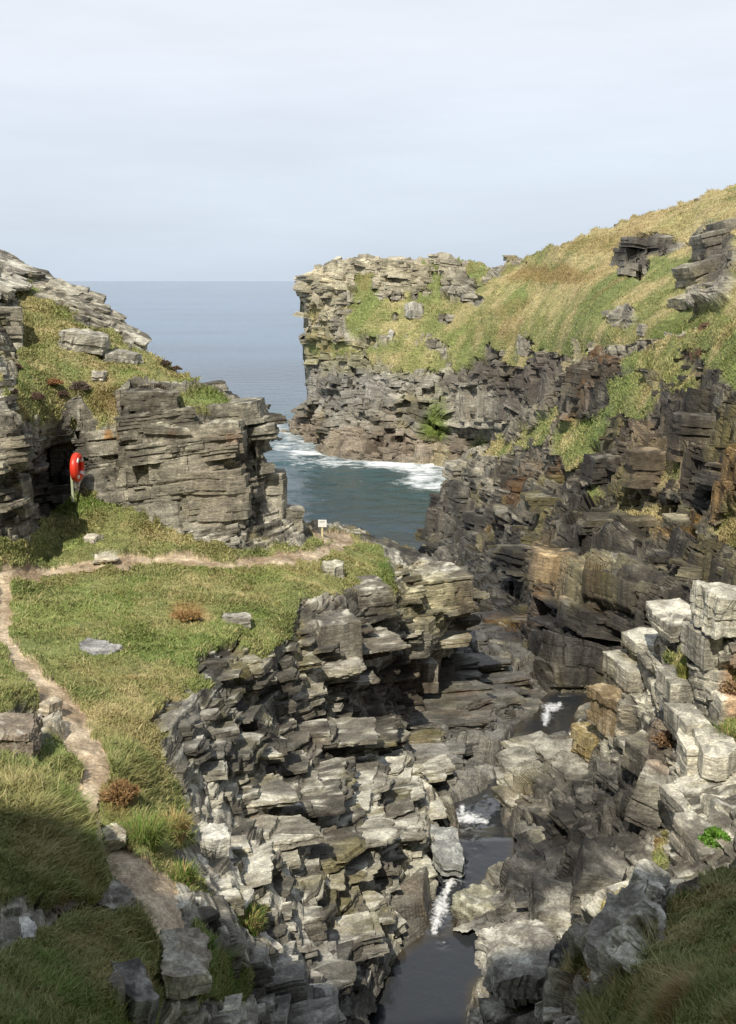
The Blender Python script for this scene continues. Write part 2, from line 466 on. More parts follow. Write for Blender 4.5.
def build_sheet(name, poly, ctrl, R, seed, pal, step=1.0, grass=(), bare=(), path=(), tints=(), mat=None, skirt=(0, 6, -2),
                edge=3.0, edge_s=0.12, colour=None, grass_kw=None, disp_mul=1.0, blade=None, carve=None, wetzones=(), pushes=(),
                c=6.0, rag=7.0, quiet=(), slabs=(), blur=5, nblur=26, features=(), avoid=None, keep=()):
    poly = np.asarray(poly, float)
    u0, v0 = poly.min(0) - 6
    u1, v1 = poly.max(0) + 6
    def axis(a, b, lo, hi):
        mid_ = np.arange(max(a, lo), min(b, hi), step)
        return np.concatenate([np.arange(a, lo, 3.0)[:-1] if a < lo else [], mid_, np.arange(hi + 2, b, 3.0) if b > hi else []])
    us = axis(u0, u1, -12, 748)
    vs = axis(v0, v1, -12, 1034)
    U, V = np.meshgrid(us, vs)
    D = rbf(ctrl, U, V, c)
    D = 1.0 / box(1.0 / D, max(1, int(blur / step)), 3)
    for (pu, pv, ru, rv, amt) in pushes:                       # local bays and buttresses, metres
        D = D + amt * np.exp(-(((U - pu) / ru) ** 2 + ((V - pv) / rv) ** 2))
    SURF[name] = (us, vs, D)
    P = at(U, V, D)
    du = np.gradient(P, axis=1)
    dv = np.gradient(P, axis=0)
    N = norm(np.cross(dv, du))
    cam = np.array([0, 0, CZ])
    flip = ((cam - P) * N).sum(-1) < 0
    N[flip] *= -1
    N = norm(box(N, max(1, int(nblur / step)), 2))
    UV3 = np.stack([U * edge_s, V * edge_s, np.full_like(U, seed)], -1)
    jag = fbm(UV3.reshape(-1, 3), 4, seed + 1, 0.6).reshape(U.shape)
    psd = sdf(U, V, poly)
    inside = psd + jag * edge < 0
    # crop to what is inside
    ny, nx = U.shape
    qi = inside[:-1, :-1] & inside[1:, :-1] & inside[:-1, 1:] & inside[1:, 1:]
    used = np.zeros((ny, nx), bool)
    used[:-1, :-1] |= qi; used[1:, :-1] |= qi; used[:-1, 1:] |= qi; used[1:, 1:] |= qi
    idx = np.full((ny, nx), -1, np.int64)
    idx[used] = np.arange(used.sum())
    A = idx[:-1, :-1][qi]; B = idx[:-1, 1:][qi]; Cc = idx[1:, 1:][qi]; Dd = idx[1:, :-1][qi]
    F = np.stack([A, Dd, Cc, B], -1)
    u, v, P, N, jg = U[used], V[used], P[used], N[used], jag[used]
    Dv = D[used]
    fine = fbm(P * (28.0 / np.median(Dv)) * 0.9, 4, seed + 3, 0.6)
    # masks
    g = np.zeros(len(u), f32)
    for pl in grass:
        g = np.maximum(g, sstep(1.6, -1.6, sdf(u, v, pl) + (jg * 0.9 + fine * 0.7) * rag))
    for (bu, bv, ru, rv) in bare:
        g = g * sstep(0.75, 1.15, np.sqrt(((u - bu) / ru) ** 2 + ((v - bv) / rv) ** 2) + 0.35 * fine)
    gd = np.full(len(u), 1e9)
    for pl in grass:
        gd = np.minimum(gd, sdf(u, v, pl))
    for pl in path:
        gd = np.minimum(gd, polyline_d(u, v, pl))
    pth = np.zeros(len(u), f32)
    for pl in path:
        pth = np.maximum(pth, sstep(1.5, -1.5, polyline_d(u, v, pl) + (fine * 4.5 + jg * 4)))
    soft = np.maximum(g, pth)
    gg = g * (1 - pth)
    disp, terr, bn, rnds, streak, lam2, ris = rock_fields(P, R, seed)
    Nh = norm(N * np.array([1, 1, 0.45]) + 1e-6)
    k = (1 - soft) * np.clip(-psd[used] / 10.0, 0.2, 1)
    for (qu, qv, ru, rv, amt) in quiet:
        k = k * (1 - amt * np.exp(-(((u - qu) / ru) ** 2 + ((v - qv) / rv) ** 2)))
    P0 = P
    P = P + Nh * (disp * k * disp_mul)[:, None] + bn[None] * (terr * k)[:, None]
    sc = 28.0 / np.median(Dv)
    hump = fbm(P0 * 0.9 * sc, 4, seed + 20) * 0.13 + fbm(P0 * 3.2 * sc, 3, seed + 21) * 0.05
    P[:, 2] += gg * (hump / sc ** 0.7 + 0.05)
    P[:, 2] += pth * (fbm(P0 * 3.0, 4, seed + 22) * 0.03 - 0.05)
    if carve is not None:
        P = carve(u, v, P)
    # colour
    kw = dict(lichen=0.3, yellow=0.12, ochre=0.12)
    kw.update(colour or {})

    def rock_paint(P, u, v, rnds, streak, lam2, up):
        fine = fbm(P * sc * 0.9, 4, seed + 3, 0.6)
        cR = rock_colour(P, rnds, streak, lam2, pal, seed, up=up, **kw)
        wet = np.zeros(len(u), f32)
        for (tu, tv, ru, rv, tc, st) in tints:
            m = np.exp(-(((u - tu) / ru) ** 2 + ((v - tv) / rv) ** 2))
            m = np.clip(sstep(0.22, 0.75, m + 0.22 * fine + 0.12 * streak + 0.16 * (rnds[-1] - 0.5)) * st, 0, 1)
            lum = (cR.mean(1) / max(cR.mean(), 1e-4)) ** 0.8
            cR = cR * (1 - m)[:, None] + (np.asarray(tc, f32)[None] * lum[:, None]) * m[:, None]
        for (tu, tv, ru, rv, st) in wetzones:
            m = np.exp(-(((u - tu) / ru) ** 2 + ((v - tv) / rv) ** 2))
            wet = np.maximum(wet, sstep(0.2, 0.7, m + 0.15 * fine) * st)
        return cR, wet
    cR, wet = rock_paint(P0, u, v, rnds, streak, lam2, np.where(ris, 0.15, np.clip(N[:, 2] + 0.5, 0, 1)))
    gk = dict(dry=0.4, lush=0.2, rust=0.12)
    gk.update(grass_kw or {})
    dry = np.full(len(u), gk.pop('dry'), f32)
    zones = gk.pop('zones', ())
    lz = gk.pop('lushz', ())
    for (tu, tv, ru, rv, amt) in zones:
        dry += amt * np.exp(-(((u - tu) / ru) ** 2 + ((v - tv) / rv) ** 2))
    cG = grass_colour(P0, seed, dry, sc=sc, **gk)
    for (tu, tv, ru, rv, tc, st) in lz:
        m = np.exp(-(((u - tu) / ru) ** 2 + ((v - tv) / rv) ** 2))
        cG = mixc(cG, tc, np.clip(sstep(0.15, 0.8, m + 0.25 * fine) * st, 0, 1).astype(f32))
    pn = np.clip(0.5 + 0.6 * fine + 0.3 * jg, 0, 1)
    cP = lerp(np.array([0.26, 0.19, 0.12], f32), np.array([0.56, 0.46, 0.33], f32), pn[:, None])
    # ground under the blades takes the grass colour, evenly darker
    c = cR
    c = c * (1 - g[:, None]) + cG * g[:, None] * 0.8
    c = c * (1 - pth[:, None]) + cP * pth[:, None]
    if blade is not None:
        dens, hl, wl = blade
        sel = np.where(gg > 0.4)[0]
        sel = np.repeat(sel, rng.poisson(dens, len(sel)))
        if len(sel):
            BLADES.append((name, P[sel], cG[sel], Dv[sel], u[sel], v[sel], hl, wl))
    # skirt: the edge of the sheet runs on backwards and down
    nv = len(P)
    E = np.concatenate([F[:, [0, 1]], F[:, [1, 2]], F[:, [2, 3]], F[:, [3, 0]]])
    key = np.sort(E, 1)
    kk = key[:, 0] * nv + key[:, 1]
    un, first, cnt = np.unique(kk, return_index=True, return_counts=True)
    be = E[first[cnt == 1]]
    bvv = np.unique(be)
    mp = np.full(nv, -1)
    mp[bvv] = np.arange(len(bvv))
    sk = np.asarray(skirt, float)
    extraV, extraF, extraC = [], [], []
    prev = bvv
    base = nv
    for ring, t in enumerate((0.12, 0.4, 1.0)):
        rd = norm(P[bvv] - cam)
        off = rd * (t * sk[1]) + np.array([0, 0, sk[2] * t * t * 0.3])[None] * (rd[:, 2:3] > -0.12)
        Q = P[bvv] + off + (fbm(P[bvv] * 1.3 + ring * 5, 3, seed)[:, None] * np.array([0.3, 0.3, 0.2])) * t * min(np.linalg.norm(sk) * 0.05, 0.5)
        cur = np.arange(base, base + len(bvv))
        extraV.append(Q); extraC.append(c[bvv])
        a, b2 = mp[be[:, 0]], mp[be[:, 1]]
        extraF.append(np.stack([prev[b2], prev[a], cur[a], cur[b2]], -1))
        prev = cur
        base += len(bvv)
    Pall = np.concatenate([P] + extraV)
    Fall = np.concatenate([F] + extraF)
    Call = np.concatenate([c] + extraC)
    wall = np.concatenate([wet] + [wet[bvv]] * 3)
    # broken slabs standing out of the bedrock
    r = np.random.default_rng(seed)
    SV, SF_, SR, SU, off = [], [], [], [], len(Pall)
    for sl_ in slabs:
        poly2, cnt, (l0, l1), (t0, t1), (p0, p1), lamh, segl = sl_['poly'], sl_['n'], sl_['L'], sl_['T'], sl_['p'], sl_['lam'], sl_['seg']
        w = (g < 0.3) & (pth < 0.2) & (u > -60) & (u < 800)
        for (ku, kv, kr) in keep:
            w &= (u - ku) ** 2 + (v - kv) ** 2 > kr * kr
        if poly2 is not None:
            w &= sdf(u, v, poly2) < 0
        cand = np.where(w)[0]
        if not len(cand):
            continue
        pick = cand[r.integers(0, len(cand), cnt)]
        for ii in pick:
            L = math.exp(r.uniform(math.log(l0), math.log(l1)))
            Wd = L * r.uniform(*sl_.get('asp', (0.5, 0.95)))
            T = t0 + (t1 - t0) * r.random() ** 1.6
            bed = sl_.get('bed')
            if bed:
                T = max(1, round(T / bed)) * bed * 0.97
            px = FPX / Dv[ii]
            lim = gd[ii] / px
            if lim < 0.3 * L:
                L2 = max(lim / 0.3, 0.35 * L)
                Wd *= L2 / L; L = L2
            if avoid is not None:
                ad = float(avoid(np.array([u[ii]]), np.array([v[ii]]))[0])
                if ad < 0.55 * L * px:
                    f = max(ad / (0.55 * L * px), 0.0)
                    if f < 0.3:
                        continue
                    Wd *= f; L *= f
            nn = N[ii]
            B = basis((norm(np.array([*sl_['dip'], 1.0])) if 'dip' in sl_ else bn) + r.normal(0, sl_.get('tilt', 0.05), 3), sl_.get('yaw', R.yaw) + r.normal(0, sl_.get('yj', 0.16)) + (1.5708 if r.random() < sl_.get('swap', 0.25) else 0))
            sup = abs(B[0] @ nn) * L + abs(B[1] @ nn) * Wd + abs(B[2] @ nn) * T
            prot = r.uniform(p0, p1)
            V_, F_, c_ = slab(L, Wd, T, lamh, segl, r)
            SU.append(c_)
            ctr = P0[ii] + nn * (prot - 0.5) * sup
            if bed:
                bb = (ctr @ bn) - T / 2
                ctr = ctr + bn * (np.round(bb / bed) * bed - bb)
            SV.append(V_ @ B + ctr)
            SF_.append(F_ + off)
            SR.append(np.full(len(V_), r.random(), f32))
            off += len(V_)
    for (fu, fv, fw, fh, dep, yaw, tx, nl_) in features:             # single big blocks that stand out of the face
        fD = surf_D(name, fu, fv)
        px = FPX / fD
        L, T = fw / px, fh / px / 0.93
        V_, F_, c_ = slab(L, dep, T, T / nl_, 0.07 * fD / 20, r, wob=0.03)
        SU.append(c_)
        B = basis((tx + r.normal(0, 0.02), r.normal(0, 0.02), 1.0), yaw)
        SV.append(V_ @ B + at(fu, fv, fD) + np.array([0, 0.36 * dep, 0]))
        SF_.append(F_ + off); SR.append(np.full(len(V_), r.uniform(0.5, 0.9), f32)); off += len(V_)
    if SV:
        SV = np.concatenate(SV); SR = np.concatenate(SR)
        SV = SV + np.stack([fbm(SV * 2.2 * sc, 3, seed + 501), fbm(SV * 2.2 * sc, 3, seed + 502), fbm(SV * 2.2 * sc, 3, seed + 503)], -1) * (0.022 / sc)
        uu, vv = project(SV)
        _, _, _, _, st2, lm2, _ = rock_fields(SV, R, seed)
        up = np.where(np.concatenate(SU), 1.0, 0.12).astype(f32)
        cS, wS = rock_paint(SV, uu, vv, [SR, SR], st2, lm2, up)
        Pall = np.concatenate([Pall, SV]); Fall = np.concatenate([Fall] + SF_)
        Call = np.concatenate([Call, cS]); wall = np.concatenate([wall, wS])
    o = mesh_from(name, Pall, Fall, mat or M_ROCK, Call, wall)
    return o

PAL_WARM = ((0.075, 0.068, 0.055), (0.185, 0.170, 0.138), (0.33, 0.315, 0.265))
PAL_GREY = ((0.036, 0.032, 0.026), (0.138, 0.127, 0.102), (0.40, 0.375, 0.305))
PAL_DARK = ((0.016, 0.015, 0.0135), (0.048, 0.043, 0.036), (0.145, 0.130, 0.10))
PAL_BED = ((0.038, 0.036, 0.032), (0.105, 0.098, 0.083), (0.24, 0.228, 0.19))
PAL_FAR = ((0.085, 0.077, 0.062), (0.20, 0.185, 0.150), (0.37, 0.345, 0.28))
PAL_WHITE = ((0.15, 0.14, 0.115), (0.34, 0.325, 0.275), (0.56, 0.545, 0.49))

STREAM = [[(366, 1030), (380, 990), (398, 958), (428, 936), (470, 931), (508, 938), (517, 948), (496, 964), (470, 985), (462, 1030)],
          [(428, 938), (430, 905), (436, 878), (432, 866), (462, 842), (462, 828), (500, 826), (514, 838), (512, 862), (486, 880), (462, 900), (446, 934)],
          [(462, 836), (458, 815), (452, 796), (458, 786), (480, 778), (498, 764), (510, 742), (522, 725), (540, 715), (552, 735), (540, 752), (512, 768), (498, 790), (502, 808), (512, 818), (512, 838)],
          [(540, 718), (546, 700), (556, 694), (575, 690), (598, 678), (600, 694), (575, 712), (566, 740), (548, 742)]]

def stream_sdf(u, v):
    s = np.full(u.shape, 1e9)
    for pl in STREAM:
        s = np.minimum(s, sdf(u, v, pl))
    return s

#@@SHEETS@@
# ------------------------------------------------------------------ far headland and hillside
FAR_POLY = [(299, 276), (318, 266), (350, 256), (400, 258), (452, 258), (488, 265), (506, 262), (535, 254), (560, 242), (600, 228), (640, 216), (690, 200), (745, 182),
            (1000, 110), (1000, 430), (640, 430), (560, 440), (500, 480), (440, 476), (400, 474), (350, 470), (318, 460), (288, 436), (292, 420), (308, 400), (307, 372), (302, 345), (306, 320), (300, 295)]
FAR_CTRL = [(299, 270, 191), (350, 256, 190), (400, 258, 187), (450, 258, 182), (490, 264, 176), (520, 258, 172), (350, 290, 186), (400, 295, 181), (450, 295, 176),
            (340, 330, 181), (400, 330, 174), (450, 330, 168), (400, 352, 170), (470, 352, 161), (310, 350, 189), (312, 400, 183), (292, 428, 194), (330, 456, 165), (330, 420, 174), (330, 380, 181), (380, 463, 158.5),
            (360, 420, 168), (400, 400, 165), (400, 435, 161), (440, 466, 156), (440, 420, 158), (440, 380, 162), (500, 400, 146), (500, 470, 146), (560, 362, 128), (560, 430, 124),
            (500, 310, 158), (560, 300, 142), (560, 240, 156), (620, 222, 148), (690, 200, 140), (755, 180, 134), (620, 265, 134), (690, 240, 124), (600, 335, 108), (650, 330, 95), (700, 285, 97),
            (745, 262, 90), (745, 310, 80), (650, 420, 95), (745, 420, 75), (1000, 110, 105), (1000, 260, 68), (1000, 420, 50)]
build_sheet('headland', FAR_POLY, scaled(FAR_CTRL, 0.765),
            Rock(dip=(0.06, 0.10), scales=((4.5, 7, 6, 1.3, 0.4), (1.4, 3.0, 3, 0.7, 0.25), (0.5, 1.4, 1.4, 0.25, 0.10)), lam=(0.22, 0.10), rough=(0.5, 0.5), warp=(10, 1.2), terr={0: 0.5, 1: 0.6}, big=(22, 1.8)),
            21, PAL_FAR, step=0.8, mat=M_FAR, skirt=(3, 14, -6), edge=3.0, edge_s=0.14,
            grass=[[(344, 305), (362, 296), (385, 300), (410, 290), (440, 292), (455, 300), (480, 292), (500, 272), (535, 252), (560, 240), (600, 226), (640, 214), (745, 178), (1020, 80), (1020, 330), (700, 330), (640, 352), (600, 350), (565, 362), (545, 352), (520, 342), (490, 352), (468, 366), (448, 362), (430, 340), (400, 342), (372, 338), (350, 330)],
                   [(310, 345), (345, 340), (350, 350), (320, 358)], [(352, 276), (372, 272), (380, 300), (350, 308)], [(425, 262), (440, 264), (445, 292), (428, 292)], [(462, 264), (492, 268), (480, 285), (466, 280)], [(350, 350), (400, 346), (440, 352), (462, 366), (420, 372), (380, 364)], [(500, 356), (540, 360), (520, 372)], [(312, 300), (330, 310), (325, 330), (312, 325)]],
            bare=[(648, 246, 34, 11), (632, 262, 16, 16), (716, 262, 26, 36), (706, 296, 22, 14), (622, 318, 18, 10), (456, 292, 12, 7), (470, 300, 10, 6), (414, 310, 9, 7), (445, 318, 9, 5), (395, 318, 4, 4)],
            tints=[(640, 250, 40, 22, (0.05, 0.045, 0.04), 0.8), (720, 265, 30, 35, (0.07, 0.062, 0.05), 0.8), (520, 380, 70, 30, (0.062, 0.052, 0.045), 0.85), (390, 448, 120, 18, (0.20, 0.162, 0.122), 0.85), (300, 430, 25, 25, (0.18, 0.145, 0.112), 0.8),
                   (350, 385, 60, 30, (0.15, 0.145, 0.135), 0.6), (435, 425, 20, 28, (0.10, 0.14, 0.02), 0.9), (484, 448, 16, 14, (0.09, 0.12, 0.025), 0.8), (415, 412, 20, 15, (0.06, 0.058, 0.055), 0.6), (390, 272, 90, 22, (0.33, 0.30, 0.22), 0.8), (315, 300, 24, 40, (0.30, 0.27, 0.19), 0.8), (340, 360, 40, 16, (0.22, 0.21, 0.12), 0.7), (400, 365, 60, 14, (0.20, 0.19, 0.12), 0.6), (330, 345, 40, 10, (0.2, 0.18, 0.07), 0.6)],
            colour=dict(lichen=0.3, yellow=0.35, ochre=0.12, sc=0.25), grass_kw=dict(dry=0.52, lush=0.2, rust=0.3, zones=[(600, 240, 90, 25, 0.4), (720, 215, 80, 30, 0.5), (560, 285, 60, 14, 0.35), (480, 330, 60, 30, -0.15), (590, 300, 30, 20, -0.3)],
                                                                           lushz=[(555, 275, 60, 10, (0.27, 0.19, 0.075), 0.8), (600, 245, 60, 9, (0.26, 0.20, 0.08), 0.6), (690, 330, 40, 12, (0.12, 0.15, 0.04), 0.7)]),
            blade=(1.2, 0.17, 0.0003), rag=9.0, blur=4, quiet=[(640, 250, 40, 20, 0.8), (716, 270, 34, 44, 0.8), (622, 318, 20, 12, 0.9)],
            features=[(648, 245, 44, 9, 3.0, 0.1, 0.1, 5), (630, 258, 18, 16, 2.5, 0.2, 0.1, 5), (634, 270, 20, 12, 2.5, 0.0, 0.2, 4), (662, 243, 18, 10, 2.0, 0.3, 0.1, 3), (716, 246, 34, 24, 3.0, 0.2, -0.2, 7), (728, 232, 22, 20, 3.0, 0.1, -0.25, 5), (712, 270, 44, 18, 3.0, 0.2, -0.3, 6), (698, 298, 38, 10, 2.4, 0.1, -0.35, 4), (728, 290, 26, 16, 2.4, 0.2, -0.2, 4), (620, 319, 18, 8, 2.0, 0.1, 0.0, 3), (632, 316, 12, 6, 1.5, 0.4, 0.1, 3), (612, 314, 10, 5, 1.4, 0.2, 0.1, 3), (648, 330, 16, 10, 1.5, 0.1, 0.1, 3),
                      (455, 292, 16, 7, 2.5, 0.1, 0.05, 3), (470, 298, 14, 6, 2.0, 0.1, 0.05, 3), (395, 289, 24, 10, 3.0, 0.2, 0.1, 4), (420, 318, 8, 4, 1.2, 0.1, 0.1, 2), (452, 318, 10, 5, 1.5, 0.2, 0.1, 2), (512, 258, 14, 5, 2.0, 0.1, 0.0, 2)],
            slabs=[dict(poly=None, n=520, L=(1.5, 6.0), T=(0.5, 2.2), p=(0.02, 0.28), lam=0.35, seg=0.5, tilt=0.24, yj=0.6), dict(poly=None, n=800, L=(0.6, 2.2), T=(0.3, 1.2), p=(0.1, 0.5), lam=0.25, seg=0.35, tilt=0.25, yj=0.7),
                   dict(poly=[(300, 255), (500, 255), (500, 300), (340, 345), (300, 345)], n=160, L=(1.5, 5.0), T=(0.5, 1.4), p=(0.1, 0.45), lam=0.25, seg=0.45, tilt=0.08, yj=0.3)])

# ------------------------------------------------------------------ mid cliff on the right bank
MID_POLY = [(447, 478), (456, 462), (470, 448), (486, 440), (505, 428), (530, 412), (560, 398), (566, 368), (600, 346), (622, 362), (650, 345), (700, 326), (1000, 240), (1000, 680), (690, 700), (600, 720), (560, 715), (520, 690), (480, 640), (452, 600), (430, 585), (424, 560), (428, 530), (436, 505)]
MID_CTRL = [(425, 560, 101), (440, 490, 103), (432, 525, 101), (470, 452, 104), (500, 435, 99), (540, 410, 92), (575, 380, 84), (620, 362, 76), (680, 335, 69), (745, 312, 62),
            (500, 480, 93), (490, 530, 88), (455, 560, 88), (480, 590, 66), (470, 620, 64), (500, 575, 72), (525, 540, 68), (520, 500, 84), (550, 480, 80), (585, 440, 77), (560, 455, 80), (600, 470, 70),
            (552, 578, 55.5), (552, 552, 57), (552, 535, 60), (600, 512, 62), (600, 528, 58.5), (600, 545, 58), (680, 510, 56), (680, 525, 53), (600, 560, 55), (600, 582, 49), (640, 575, 47.5), (690, 565, 46), (640, 555, 53),
            (600, 620, 48), (560, 655, 47.5), (545, 690, 46), (600, 690, 46), (640, 650, 45), (690, 620, 43), (745, 600, 41), (745, 540, 43), (520, 640, 55), (510, 610, 60), (500, 640, 56),
            (650, 400, 67), (650, 440, 62), (650, 480, 58), (700, 395, 60), (700, 440, 55), (700, 490, 51.5), (745, 400, 53), (745, 470, 48), (620, 420, 70), (620, 400, 72), (700, 360, 63), (745, 350, 57), (1000, 240, 50), (1000, 330, 42), (1000, 450, 36), (1000, 550, 32), (1000, 680, 30), (690, 700, 42), (560, 715, 46)]
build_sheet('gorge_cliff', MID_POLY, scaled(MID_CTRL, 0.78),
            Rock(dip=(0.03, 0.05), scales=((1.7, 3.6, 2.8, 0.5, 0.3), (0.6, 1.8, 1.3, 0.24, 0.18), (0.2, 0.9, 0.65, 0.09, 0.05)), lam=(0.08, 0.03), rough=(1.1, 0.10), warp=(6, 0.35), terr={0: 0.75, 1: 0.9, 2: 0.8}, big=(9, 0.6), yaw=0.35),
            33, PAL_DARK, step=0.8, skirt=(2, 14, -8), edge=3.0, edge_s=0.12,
            grass=[[(622, 362), (650, 347), (700, 328), (1020, 200), (1020, 372), (735, 372), (715, 352), (690, 352), (665, 368), (640, 378)],
                   [(548, 440), (575, 418), (600, 412), (612, 428), (590, 450), (596, 468), (572, 470), (556, 455)],
                   [(655, 372), (690, 360), (694, 392), (664, 398)],
                   [(718, 520), (1000, 450), (1000, 570), (722, 550)], [(612, 382), (640, 374), (658, 398), (634, 424), (604, 414)], [(470, 456), (500, 438), (524, 444), (492, 464)], [(636, 470), (680, 460), (694, 474), (650, 484)], [(600, 514), (650, 506), (690, 508), (690, 517), (610, 522)], [(520, 432), (560, 412), (572, 422), (535, 446)], [(690, 352), (800, 330), (800, 400), (735, 392), (712, 372)], [(590, 480), (604, 470), (600, 500), (586, 500)]],
            bare=[(690, 360, 12, 10)],
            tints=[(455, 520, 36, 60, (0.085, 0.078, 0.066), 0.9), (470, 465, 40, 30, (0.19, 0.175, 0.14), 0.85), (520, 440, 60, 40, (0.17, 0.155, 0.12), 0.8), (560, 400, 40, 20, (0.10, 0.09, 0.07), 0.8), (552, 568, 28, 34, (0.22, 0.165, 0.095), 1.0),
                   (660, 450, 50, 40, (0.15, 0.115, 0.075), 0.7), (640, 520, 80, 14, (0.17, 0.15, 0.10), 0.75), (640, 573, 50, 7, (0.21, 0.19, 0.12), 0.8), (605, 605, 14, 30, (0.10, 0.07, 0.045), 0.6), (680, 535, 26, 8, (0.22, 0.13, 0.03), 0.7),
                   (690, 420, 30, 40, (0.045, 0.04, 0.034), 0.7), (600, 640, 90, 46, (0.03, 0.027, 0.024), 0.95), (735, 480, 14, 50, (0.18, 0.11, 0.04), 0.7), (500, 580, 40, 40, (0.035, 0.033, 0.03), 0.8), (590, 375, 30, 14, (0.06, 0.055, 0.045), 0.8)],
            colour=dict(lichen=0.22, yellow=0.3, ochre=0.4, sc=0.45), grass_kw=dict(dry=0.45, lush=0.3, rust=0.3), blade=(1.3, 0.15, 0.0005), wetzones=[(560, 640, 90, 50, 0.6), (480, 600, 40, 40, 0.6)], rag=6.0, blur=4,
            slabs=[dict(poly=None, n=300, L=(1.6, 6.5), T=(0.2, 1.0), p=(0.0, 0.18), asp=(0.35, 0.7), lam=0.11, seg=0.2, tilt=0.012, yj=0.1, swap=0.1, bed=0.2, yaw=0.25), dict(poly=None, n=300, L=(0.6, 2.2), T=(0.15, 0.6), p=(0.03, 0.28), lam=0.09, seg=0.15, tilt=0.02, bed=0.16, yaw=0.25),
                   dict(poly=[(430, 470), (520, 440), (540, 560), (430, 580)], n=180, L=(1.2, 4.5), T=(0.3, 1.2), p=(0.05, 0.3), lam=0.2, seg=0.35, tilt=0.08)],
            features=[(520, 662, 44, 26, 1.6, 0.4, 0.05, 4), (560, 682, 54, 20, 1.6, 0.3, 0.05, 3), (592, 662, 40, 40, 1.5, 0.25, 0.0, 5), (500, 632, 34, 24, 1.6, 0.4, 0.0, 4), (560, 574, 54, 36, 1.6, -0.1, 0.0, 5), (622, 580, 76, 11, 2.4, 0.15, 0.0, 3), (605, 615, 26, 44, 1.4, 0.25, 0.0, 6), (640, 610, 36, 44, 1.6, 0.2, 0.0, 6), (575, 630, 28, 50, 1.5, 0.3, 0.08, 5), (640, 527, 110, 14, 2.6, 0.1, 0.0, 4), (690, 530, 40, 18, 1.8, 0.1, 0.0, 4), (660, 470, 70, 34, 1.8, 0.15, 0.0, 8), (700, 440, 40, 44, 1.6, 0.1, 0.0, 9), (610, 470, 40, 24, 1.8, 0.2, 0.0, 6), (560, 505, 70, 14, 2.4, 0.1, 0.0, 4), (590, 385, 40, 26, 2.4, 0.1, 0.1, 7), (545, 650, 30, 30, 1.5, 0.3, 0.1, 5), (655, 640, 40, 30, 1.5, 0.2, 0.0, 4)])

# ------------------------------------------------------------------ stream bed
def water_z(D):                              # water level relative to the sea, falling away from the viewer in small steps
    s = lambda a, b: sstep(a, b, D)
    return CZ - 11.55 - 0.2 * s(18, 19.6) - 0.3 * s(21.5, 23) - 0.5 * s(23, 27) - 1.3 * s(27.5, 36) - 0.3 * s(39, 44)

def carve_bed(u, v, P):
    s = stream_sdf(u, v)
    m = sstep(5, -5, s)
    wz = water_z(P[:, 1])
    P = P.copy()
    low = np.minimum(P[:, 2], wz - 0.30)
    P[:, 2] = P[:, 2] * (1 - m) + low * m
    out = sstep(-2, 8, s)
    P[:, 2] = np.where((s > -2) & (s < 60), np.maximum(P[:, 2], wz + (0.02 + 0.08) * out - 0.1), P[:, 2])
    return P

BED_POLY = [(345, 700), (400, 655), (445, 600), (452, 572), (470, 560), (520, 560), (620, 640), (700, 690), (745, 760), (745, 860), (640, 900), (560, 1000), (500, 1040), (340, 1040), (330, 900)]
zz = lambda u, v, z: (u, v, None, z)
BED_CTRL = [zz(380, 1000, -17.0), zz(440, 930, -16.9), zz(400, 960, -17), zz(450, 880, -16.6), zz(480, 850, -16.7), zz(440, 830, -16.5), zz(470, 800, -16.85), zz(430, 800, -16.5), zz(520, 740, -17.0), zz(480, 760, -16.85), zz(450, 750, -16.6), zz(545, 700, -17.3), zz(500, 700, -17.0),
            zz(460, 700, -16.4), zz(420, 700, -15.6), zz(420, 740, -16.2), zz(470, 650, -17.0), zz(430, 660, -16.2), zz(500, 650, -17.5), zz(480, 600, -19.2), zz(460, 570, -20.5), zz(500, 600, -19), zz(530, 660, -17.6), zz(600, 690, -17.4), zz(620, 720, -17.2),
            zz(520, 830, -16.4), zz(560, 800, -16.6), zz(560, 900, -16.5), zz(480, 960, -16.9), zz(640, 800, -16.8), zz(360, 760, -16), zz(350, 900, -17), zz(500, 1030, -17), zz(740, 800, -17)]
build_sheet('stream_bed', BED_POLY, remap(BED_CTRL),
            Rock(dip=(0.02, -0.03), scales=((0.9, 3.2, 2.0, 0.5, 0.12), (0.32, 1.6, 1.0, 0.22, 0.06), (0.12, 0.8, 0.5, 0.06, 0.03)), lam=(0.05, 0.025), rough=(1.6, 0.05), warp=(5, 0.5), terr={0: 0.5, 1: 1.0}, big=(5, 0.35), yaw=0.3),
            47, PAL_BED, step=0.8, skirt=(0, 2, -3), edge=2.0, carve=carve_bed,
            tints=[(470, 760, 50, 40, (0.16, 0.155, 0.14), 0.6), (435, 735, 22, 4, (0.085, 0.042, 0.026), 0.75), (462, 692, 18, 3, (0.085, 0.045, 0.028), 0.6), (410, 675, 24, 20, (0.10, 0.075, 0.05), 0.8), (500, 620, 40, 50, (0.05, 0.047, 0.042), 0.8), (460, 800, 25, 12, (0.22, 0.22, 0.17), 0.6)],
            colour=dict(lichen=0.12, yellow=0.08, ochre=0.15), wetzones=[(490, 700, 90, 90, 0.75), (450, 880, 60, 60, 0.6)],
            avoid=stream_sdf, slabs=[dict(poly=[(380, 640), (450, 600), (540, 640), (545, 690), (500, 760), (450, 800), (400, 760)], n=230, L=(1.4, 5.0), T=(0.10, 0.34), p=(0.2, 0.55), asp=(0.25, 0.5), lam=0.06, seg=0.12, tilt=0.02, yj=0.08, yaw=0.08, swap=0.0, dip=(-0.06, 0.10)), dict(poly=[(450, 560), (520, 560), (560, 690), (480, 660)], n=60, L=(0.8, 2.2), T=(0.1, 0.5), p=(0.15, 0.5), lam=0.07, seg=0.12, tilt=0.06)])

